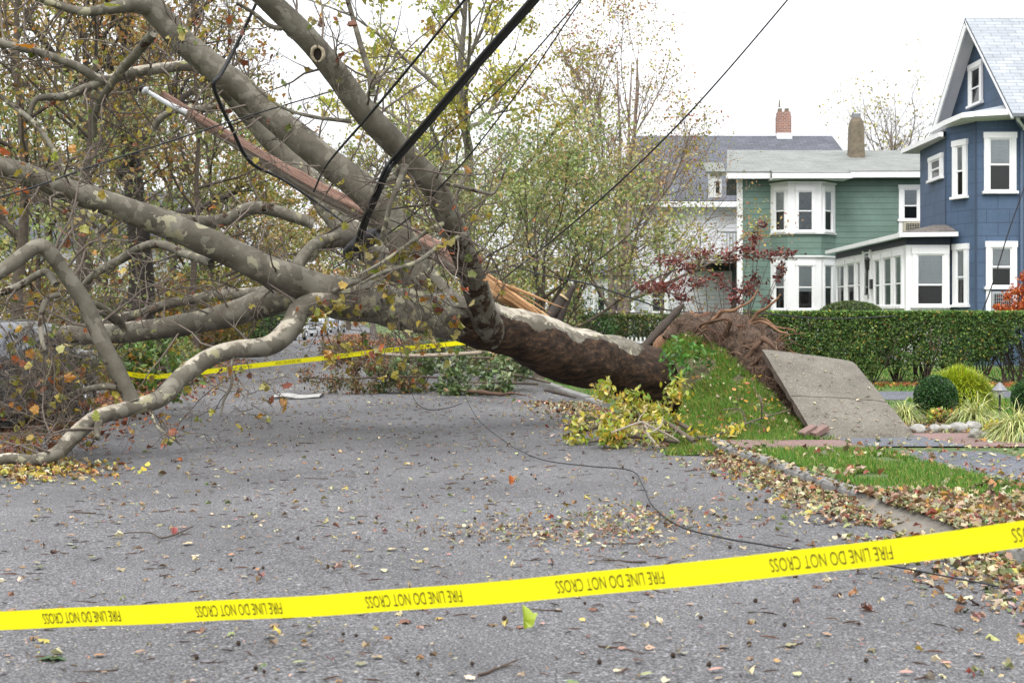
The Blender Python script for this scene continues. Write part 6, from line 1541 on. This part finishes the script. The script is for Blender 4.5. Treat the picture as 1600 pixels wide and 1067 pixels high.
n = 1500; Y = lr.uniform(27.2, 28.4, n); X = lr.uniform(4.6, 14, n); flat_leaves(mb, X, Y, lr.uniform(.05, .1, n), [(3, 182, 110, 56), (2, 190, 150, 70), (2, 150, 90, 56)], .02, .5)
n = 500; Y = lr.uniform(16.9, 19, n); X = XR(Y) + lr.uniform(2.7, 4.6, n); flat_leaves(mb, X, Y, lr.uniform(.04, .09, n), DRIFT, .01, .5)
tag(mb.build('leaf_drift', LITTER), 'coloured leaves drifted along the right kerb and verge', 'leaf litter', kind='stuff')
# left kerb, lawn and heap under the limb
mb = MB()
n = 5200; Y = lr.uniform(15, 45, n); X = XL(Y) + lr.normal(.2, .7, n); flat_leaves(mb, X, Y, lr.uniform(.05, .11, n), [(3, 150, 84, 52), (2, 176, 110, 60), (2, 120, 74, 52), (1, 190, 150, 70)], .02, .4)
n = 700; a = lr.normal(0, 1, (n, 2)); q = P(45, 742, 1.55 * F / 256.); X = q[0] + a[:, 0] * .42; Y = q[1] + a[:, 1] * .42; flat_leaves(mb, X, Y, lr.uniform(.04, .09, n), [(2, 200, 182, 80), (3, 206, 194, 150), (3, 166, 116, 70), (1.2, 190, 164, 50), (2, 130, 96, 66), (1, 132, 148, 110)], .05 * np.exp(-(a ** 2).sum(1) / 2) * lr.uniform(0, 1, n), .5)
n = 4200; Y = lr.uniform(24, 90, n); X = XL(Y) - lr.uniform(.2, 12, n); flat_leaves(mb, X, Y, lr.uniform(.07, .14, n), [(3, 150, 96, 56), (2, 176, 130, 60), (2, 130, 90, 60)], .03, .4)
tag(mb.build('leaf_drift', LITTER), 'brown leaves along the left kerb and lawn', 'leaf litter', kind='stuff')
# patch of leaves and twigs in the middle of the near road
mb = MB()
n = 480; a = lr.normal(0, 1, (n, 2)); q = P(985, 812, 1.51 * F / 325.); X = q[0] + a[:, 0] * .34; Y = q[1] + a[:, 1] * .42; flat_leaves(mb, X, Y, lr.uniform(.012, .06, n), DRIFT, .015, .35)
n = 500; a = lr.normal(0, 1, (n, 2)); q = P(880, 835, 1.51 * F / 348.); X = q[0] + a[:, 0] * .5; Y = q[1] + a[:, 1] * .35; flat_leaves(mb, X, Y, lr.uniform(.015, .05, n), LIT, .008, .3)
n = 1600; Y = lr.uniform(16.5, 24, n); X = XR(Y) - np.abs(lr.normal(0, .55, n)); flat_leaves(mb, X, Y, lr.uniform(.04, .09, n), DRIFT, .02, .4)
n = 900; Y = lr.uniform(28, 60, n); X = XL(Y) + (XR(Y) - XL(Y)) * lr.random(n); flat_leaves(mb, X, Y, lr.uniform(.05, .1, n), LIT, .0, .2)
n = 2600; Y = lr.uniform(70, 150, n); X = XR(Y) - np.abs(lr.normal(0, 2.2, n)); flat_leaves(mb, X, Y, lr.uniform(.2, .4, n), [(3, 170, 120, 90), (2, 150, 110, 84), (1, 180, 130, 80)], .0, .1)
tag(mb.build('leaf_patch', LITTER), 'leaves and scraps gathered on the road in front of the trunk', 'leaf litter', kind='stuff')
# leaves caught on the lifted turf and slab
mb = MB(); pt, nn = TURF_PTS; i = lr.integers(0, len(pt), 300); scatter(mb, LOBED, pt[i] + nn[i] * .05, rand_rot(300, lr, .9), lr.uniform(.025, .065, 300), palette(300, DRIFT, lr, .2, .8))
o = mb.build('caught_leaves', LITTER, ft); o['kind'] = 'stuff'
mb = MB(); n = 170; u, v = lr.random(n), lr.random(n) ** 1.6; pt = (BL * (1 - u[:, None]) + BR_ * u[:, None]) * (1 - v[:, None]) + (TL * (1 - u[:, None]) + TR * u[:, None]) * v[:, None]
scatter(mb, LEAF6, pt + [0, 0, .016], rand_rot(n, lr, .1), lr.uniform(.015, .06, n), palette(n, LIT, lr)); o = mb.build('fallen_scraps', LITTER, sb); o['kind'] = 'stuff'

# single leaves, sticks and seed balls large enough to see one by one
def leaf_mesh(col, k=2):
    tm = LEAF6 if k % 2 else LOBES[(k // 2) % 5]; m = MB(); m.add(tm[0], tm[1], col); return m
def repeat(name, label, cat, group, protos, spots, mats):
    """spots: (x, y, z, rot, scale); copies share the prototypes' meshes"""
    base = []
    for k, (X, Y, z, rt, s) in enumerate(spots):
        if k < len(protos):
            o = protos[k].build(name, mats); base.append(o)
        else:
            o = base[k % len(base)].copy(); COL.objects.link(o)
        o.location = (X, Y, z); o.rotation_euler = rt; o.scale = (s, s, s); tag(o, label, cat, group)
sp = []
for k in range(64):
    Y = 5.3 + 7.5 * lr.random() ** 1.3; X = (lr.uniform(40, 1560) - CX) / F * Y; sp.append((X, Y, float(zroad(X, Y)) + .016, (lr.normal(0, .1), lr.normal(0, .1), lr.uniform(0, 6)), lr.uniform(.04, .078)))
repeat('fallen_leaf', 'single dry leaf lying on the grey asphalt near the tape', 'leaf', 'single leaves on the near asphalt', [leaf_mesh(lin(np.array(c)), k) for k, c in enumerate(((180, 158, 122), (146, 116, 88), (190, 180, 148), (150, 112, 78), (112, 78, 62), (166, 128, 116), (170, 156, 92), (136, 140, 100)))], sp, LITTER)
def ball_mesh(s):
    r_ = np.random.default_rng(s); th_ = np.linspace(.1, 3.04, 7); m = MB(); m.tubes([(0, 0, math.cos(a)) for a in th_], np.sin(th_), 9, col=(.040, .026, .018), bump=.25, bscale=2.5 + s); m.tubes([(0, 0, 1), (.5, .2, 2.0), (1.4, .6, 2.6)], [.09, .07, .06], 4, col=(.06, .04, .03)); return m
sp = []
for k in range(105):
    Y = 5.3 + 13 * lr.random() ** 1.2; X = (lr.uniform(250, 1500) - CX) / F * Y
    if X > XR(Y): continue
    sp.append((X, Y, float(zroad(X, Y)) + .012, (lr.uniform(0, 6), lr.uniform(0, 6), 0), lr.uniform(.007, .012)))
repeat('seed_ball', 'dark brown plane tree seed ball on the asphalt', 'seed ball', 'seed balls dropped on the asphalt', [ball_mesh(s) for s in range(4)], sp, TWIG)
def stick_mesh(s):
    r_ = np.random.default_rng(s); N = 9; p = np.zeros((N, 3)); p[:, 0] = np.linspace(-.5, .5, N); p[:, 1:] = np.cumsum(r_.normal(0, .02, (N, 2)), axis=0) * [1, .35]; p[:, 2] -= p[:, 2].min()
    m = MB(); m.tubes(p, np.linspace(.022, .008, N), 6, col=(.075, .05, .036), bump=.2, bscale=14)
    for j in range(r_.integers(1, 4)):
        a = r_.integers(2, 7); q = p[a] + np.cumsum(np.vstack([[0, 0, 0], r_.normal(0, .02, (4, 3)) + [.05, .04 * r_.choice([-1, 1]), .006]]), axis=0); m.tubes(q, np.linspace(.011, .004, 5), 5, col=(.085, .06, .042))
    return m
sp = []
for k in range(95):
    Y = 5.4 + 19 * lr.random() ** 1.15; X = (lr.uniform(30, 1500) - CX) / F * Y
    if X > XR(Y): continue
    s = lr.uniform(.05, .20) * (1 if k % 5 else 1.7); sp.append((X, Y, float(zroad(X, Y)) + .010 * s * 2, (0, 0, lr.uniform(0, 6)), s))
repeat('fallen_stick', 'short dark broken twig lying on the asphalt', 'stick', 'broken twigs on the asphalt', [stick_mesh(s) for s in range(9)], sp, TWIG)
# named single pieces
q = P(818, 985, 1.51 * F / 498.); o = leaf_mesh(lin(np.array((150, 166, 56)))).build('fallen_leaf', LEAF); o.location = q + arr(0, 0, .055); o.rotation_euler = (1.0, .25, .5); o.scale = (.125,) * 3; tag(o, 'upright yellow green leaf on the asphalt below the tape', 'leaf')
q = P(84, 1032, 1.52 * F / 545.); o = leaf_mesh(lin(np.array((66, 92, 54))), 0).build('fallen_leaf', LEAF); o.location = q + arr(0, 0, .014); o.rotation_euler = (.1, .1, 1.9); o.scale = (.13,) * 3; tag(o, 'dark green leaf at the bottom left corner of the road', 'leaf')
q = P(797, 758, 1.51 * F / 271.); o = leaf_mesh(lin(np.array((158, 92, 50)))).build('fallen_leaf', LEAF); o.location = q + arr(0, 0, .04); o.rotation_euler = (.9, .2, .3); o.scale = (.10,) * 3; tag(o, 'small orange leaf standing on the bare road in front of the trunk', 'leaf')
q = P(272, 838, 1.52 * F / 351.); o = leaf_mesh(lin(np.array((156, 92, 88)))).build('fallen_leaf', LEAF); o.location = q + arr(0, 0, .03); o.rotation_euler = (.7, .1, .3); o.scale = (.08,) * 3; tag(o, 'pink red leaf beside a thin twig on the left of the road', 'leaf')
mb = MB(); p, r = pxline([(168, 838, 1.49 * F / 351, .8), (200, 832, 1.49 * F / 345, .9), (235, 832, 1.49 * F / 345, 1.0), (252, 840, 1.49 * F / 353, 1.4), (275, 834, 1.49 * F / 347, 1.3), (302, 822, 1.49 * F / 335, 1)], 6); mb.tubes(p, r, 6, col=(.075, .055, .04)); tag(mb.build('fallen_stick', TWIG, smooth=True), 'longest bent twig on the left of the near road', 'stick')
mb = MB(); p, r = pxline([(713, 611, 1.47 * F / 126, 1.5), (745, 612, 1.47 * F / 127, 3.4), (780, 616, 1.47 * F / 130, 2.6), (800, 614, 1.47 * F / 129, 2), (822, 618, 1.47 * F / 132, .8)], 8); mb.tubes(p, r, 8, col=(.10, .06, .042), bump=.5, bscale=9); tag(mb.build('fallen_stick', TWIG, smooth=True), 'thick reddish brown broken branch lying before the leafy debris', 'stick')
mb = MB(); p, r = pxline([(900, 626, 1.46 * F / 141, 1.2), (870, 618, 1.46 * F / 134, 3), (850, 614, 1.47 * F / 131, 1)], 8); mb.tubes(p + arr(0, 0, .05), r, 8, col=(.06, .045, .035), bump=.2, bscale=9); tag(mb.build('fallen_stick', TWIG, smooth=True), 'dark curved stick under the trunk beside the kerb', 'stick')
bk = MB(); g_ = np.array([[P(431 + 72 * u, 0, 25.0) * [1, 0, 0] + [0, 24.6 + .75 * v + .1 * math.sin(u * 9), .07 + .035 * math.sin(v * 3.1) + .012 * math.sin(u * 7)] for u in np.linspace(0, 1, 14)] for v in np.linspace(0, 1, 8)]); gridmesh(bk, g_); gridmesh(bk, g_ - arr(0, 0, .02)); tag(bk.build('bark_sheet', plain('pale_bark', (.34, .335, .315), (.24, .235, .22), 9)), 'pale flat sheet of bark lying on the road under the bent limb', 'bark')

# fallen leafy branches
def leafy(name, label, stems, n1, n2, nleaf, ls, pal, seed, base, zmin=.03, spread=.1, tmpl=LEAF6, clump=.05, barkc=(.12, .095, .07), up=.25, side=.9):
    r = np.random.default_rng(seed); t = thing(name, label, 'branch', (0, 0, 0), 'leafy branches torn off by the storm')
    S_ = [resample(*pxline(c, 5)) for c in stems]; SP = np.stack([a[0] for a in S_]); SR = np.stack([a[1] for a in S_])
    t.location = [float(v) for v in SP[:, :, :].reshape(-1, 3).mean(0) * [1, 1, 0]]
    s, d, l, rd = spawn(SP, SR, n1, r, .1, 1, .6, side, up, (.5, 1.1), base, .6); P1, R1 = grow(s, d, l, np.clip(rd, .004, .012), r, 6, .35, -.1)
    s, d, l, rd = spawn(P1, R1, n2, r, .15, 1, .7, side, .1, (.4, .9), base * .5, .7); P2, R2 = grow(s, d, l, np.clip(rd, .0025, .006), r, 5, .4, -.1)
    for q in (P1, P2): q[:, :, 2] = np.maximum(q[:, :, 2], zroad(q[:, :, 0], q[:, :, 1]) + zmin)
    mb = MB()
    for Pq, Rq, sd in ((SP, SR, 7), (P1, R1, 5), (P2, R2, 4)): mb.tubes(Pq, Rq, sd, col=(np.exp(r.normal(0, .2, (len(Pq), 1, 1))) * np.array(barkc)) * np.ones((1, Pq.shape[1], 1)))
    mb.build('stems', TWIG, t, smooth=True)
    M = len(P2); hue = palette(M, pal, r, .2); q = r.integers(0, M, nleaf); j = r.integers(1, 5, nleaf); pos = P2[q, j] + r.normal(0, clump, (nleaf, 3)); pos[:, 2] = np.maximum(pos[:, 2], zroad(pos[:, 0], pos[:, 1]) + .03)
    mk = r.uniform(.2, .85, (nleaf, 1)); mb = MB(); scatter(mb, tmpl, pos, rand_rot(nleaf, r), ls * r.uniform(.6, 1.35, nleaf), hue[q] * mk + palette(nleaf, pal, r) * (1 - mk))
    o = mb.build('leaves', LEAF, t); return t
YG = [(3, 186, 166, 48), (4, 146, 156, 52), (2, 190, 176, 72), (3.5, 112, 136, 48), (2, 198, 190, 136), (.8, 180, 128, 48)]
leafy('fallen_branch', 'yellow and green leafy branch in front of the root plate', [[(1085, 690, 15.7, 4), (1030, 655, 16.4, 4), (985, 650, 16.7, 4), (930, 668, 16.6, 3), (880, 680, 16.4, 2)], [(1080, 672, 16.3, 4), (1045, 650, 16.7, 3), (1052, 630, 16.8, 2), (1058, 612, 16.8, 1.5)], [(1060, 690, 15.8, 3), (990, 682, 16.1, 3), (920, 690, 15.9, 2)], [(1010, 660, 16.6, 3), (965, 625, 17, 2.5), (945, 615, 17, 2)], [(1090, 684, 16.0, 3), (1110, 682, 16.1, 2), (1130, 676, 16.2, 1.5)]], 46, 150, 1500, .075, YG, 501, .26)
leafy('fallen_branch', 'bare forked branch lying on the yellow leafy branch', [[(955, 676, 15.6, 1.6), (1000, 660, 15.7, 2), (1012, 664, 15.6, 2.3), (1045, 680, 15.6, 1.8), (1062, 690, 15.6, 1.2)], [(1008, 664, 15.6, 2.3), (1012, 678, 15.4, 2.3), (1022, 690, 15.2, 2), (1030, 700, 15.15, 1.8)], [(1012, 678, 15.4, 1.8), (1030, 668, 15.5, 1.6), (1036, 655, 15.7, 1)]], 10, 24, 26, .06, YG, 502, .25, barkc=(.30, .26, .20))
leafy('fallen_branch', 'thin grey branch with a few yellow leaves on the lifted turf', [[(1235, 640, 17.0, .9), (1200, 650, 16.9, 1.1), (1165, 662, 16.6, 1.3), (1130, 680, 16.3, 1.3), (1110, 695, 16.1, .9)], [(1165, 662, 16.6, 1.2), (1158, 640, 16.6, 1), (1130, 640, 16.5, .7)], [(1190, 655, 16.8, 1), (1190, 632, 16.6, 1.2), (1188, 618, 16.6, .7)]], 16, 50, 60, .06, [(3, 196, 150, 56), (2, 170, 110, 70), (1, 150, 160, 60)], 503, .4, barkc=(.15, .12, .10))
GD = [(4, 84, 106, 58), (3, 150, 162, 132), (3, 106, 124, 70), (2, 64, 84, 46), (1, 150, 120, 80)]
leafy('fallen_branch', 'green leafy branch piled on the road under the trunk', [[(860, 598, 27.5, 2), (800, 585, 27.3, 2), (740, 575, 27.3, 2), (660, 585, 27, 1.5), (600, 592, 26.5, 1)], [(850, 575, 28, 2), (780, 560, 28, 2), (700, 560, 28, 1.5), (640, 565, 28, 1)], [(840, 600, 26.5, 2), (770, 598, 26, 1.6), (700, 596, 26, 1)], [(760, 550, 27, 1.6), (700, 545, 27, 1.2), (650, 535, 27, 1)]], 90, 360, 6500, .10, GD, 504, .6)
leafy('fallen_branch', 'brown twiggy branch on the road left of the green leafy one', [[(700, 590, 26, 1.7), (620, 588, 26.2, 1.7), (540, 592, 26, 1.4), (475, 590, 26, 1)], [(680, 570, 27, 1.5), (600, 568, 27.5, 1.5), (520, 565, 28, 1)], [(640, 545, 29, 1.4), (570, 545, 30, 1.2), (500, 552, 31, 1)]], 130, 620, 6500, .06, [(3, 110, 74, 52), (3, 96, 92, 56), (2, 84, 104, 54), (1, 150, 100, 60)], 505, .40, up=-.15, barkc=(.085, .06, .05))
mb = MB(); p, r = pxline([(588, 552, 26.5, 2.5), (640, 556, 26.4, 3), (700, 554, 26.4, 3.4), (752, 551, 26.3, 3)], 6); mb.tubes(p, r, 7, col=(.30, .25, .19), bump=.1, bscale=6); tag(mb.build('fallen_stick', TWIG, smooth=True), 'long pale bare stick lying across the leafy debris', 'stick')
leafy('fallen_branch', 'green leafy branch heaped at the left kerb below the limbs', [[(200, 600, 21.5, 4), (240, 580, 21.8, 4), (290, 570, 22, 3), (330, 575, 22, 2)], [(190, 580, 21.5, 3), (230, 555, 22, 3), (270, 545, 22.3, 2)], [(300, 600, 20.5, 3), (260, 592, 21, 3), (210, 590, 21, 2)]], 40, 150, 1500, .10, [(4, 84, 116, 48), (2, 110, 136, 60), (2, 62, 88, 40), (1, 180, 140, 60)], 506, .5)
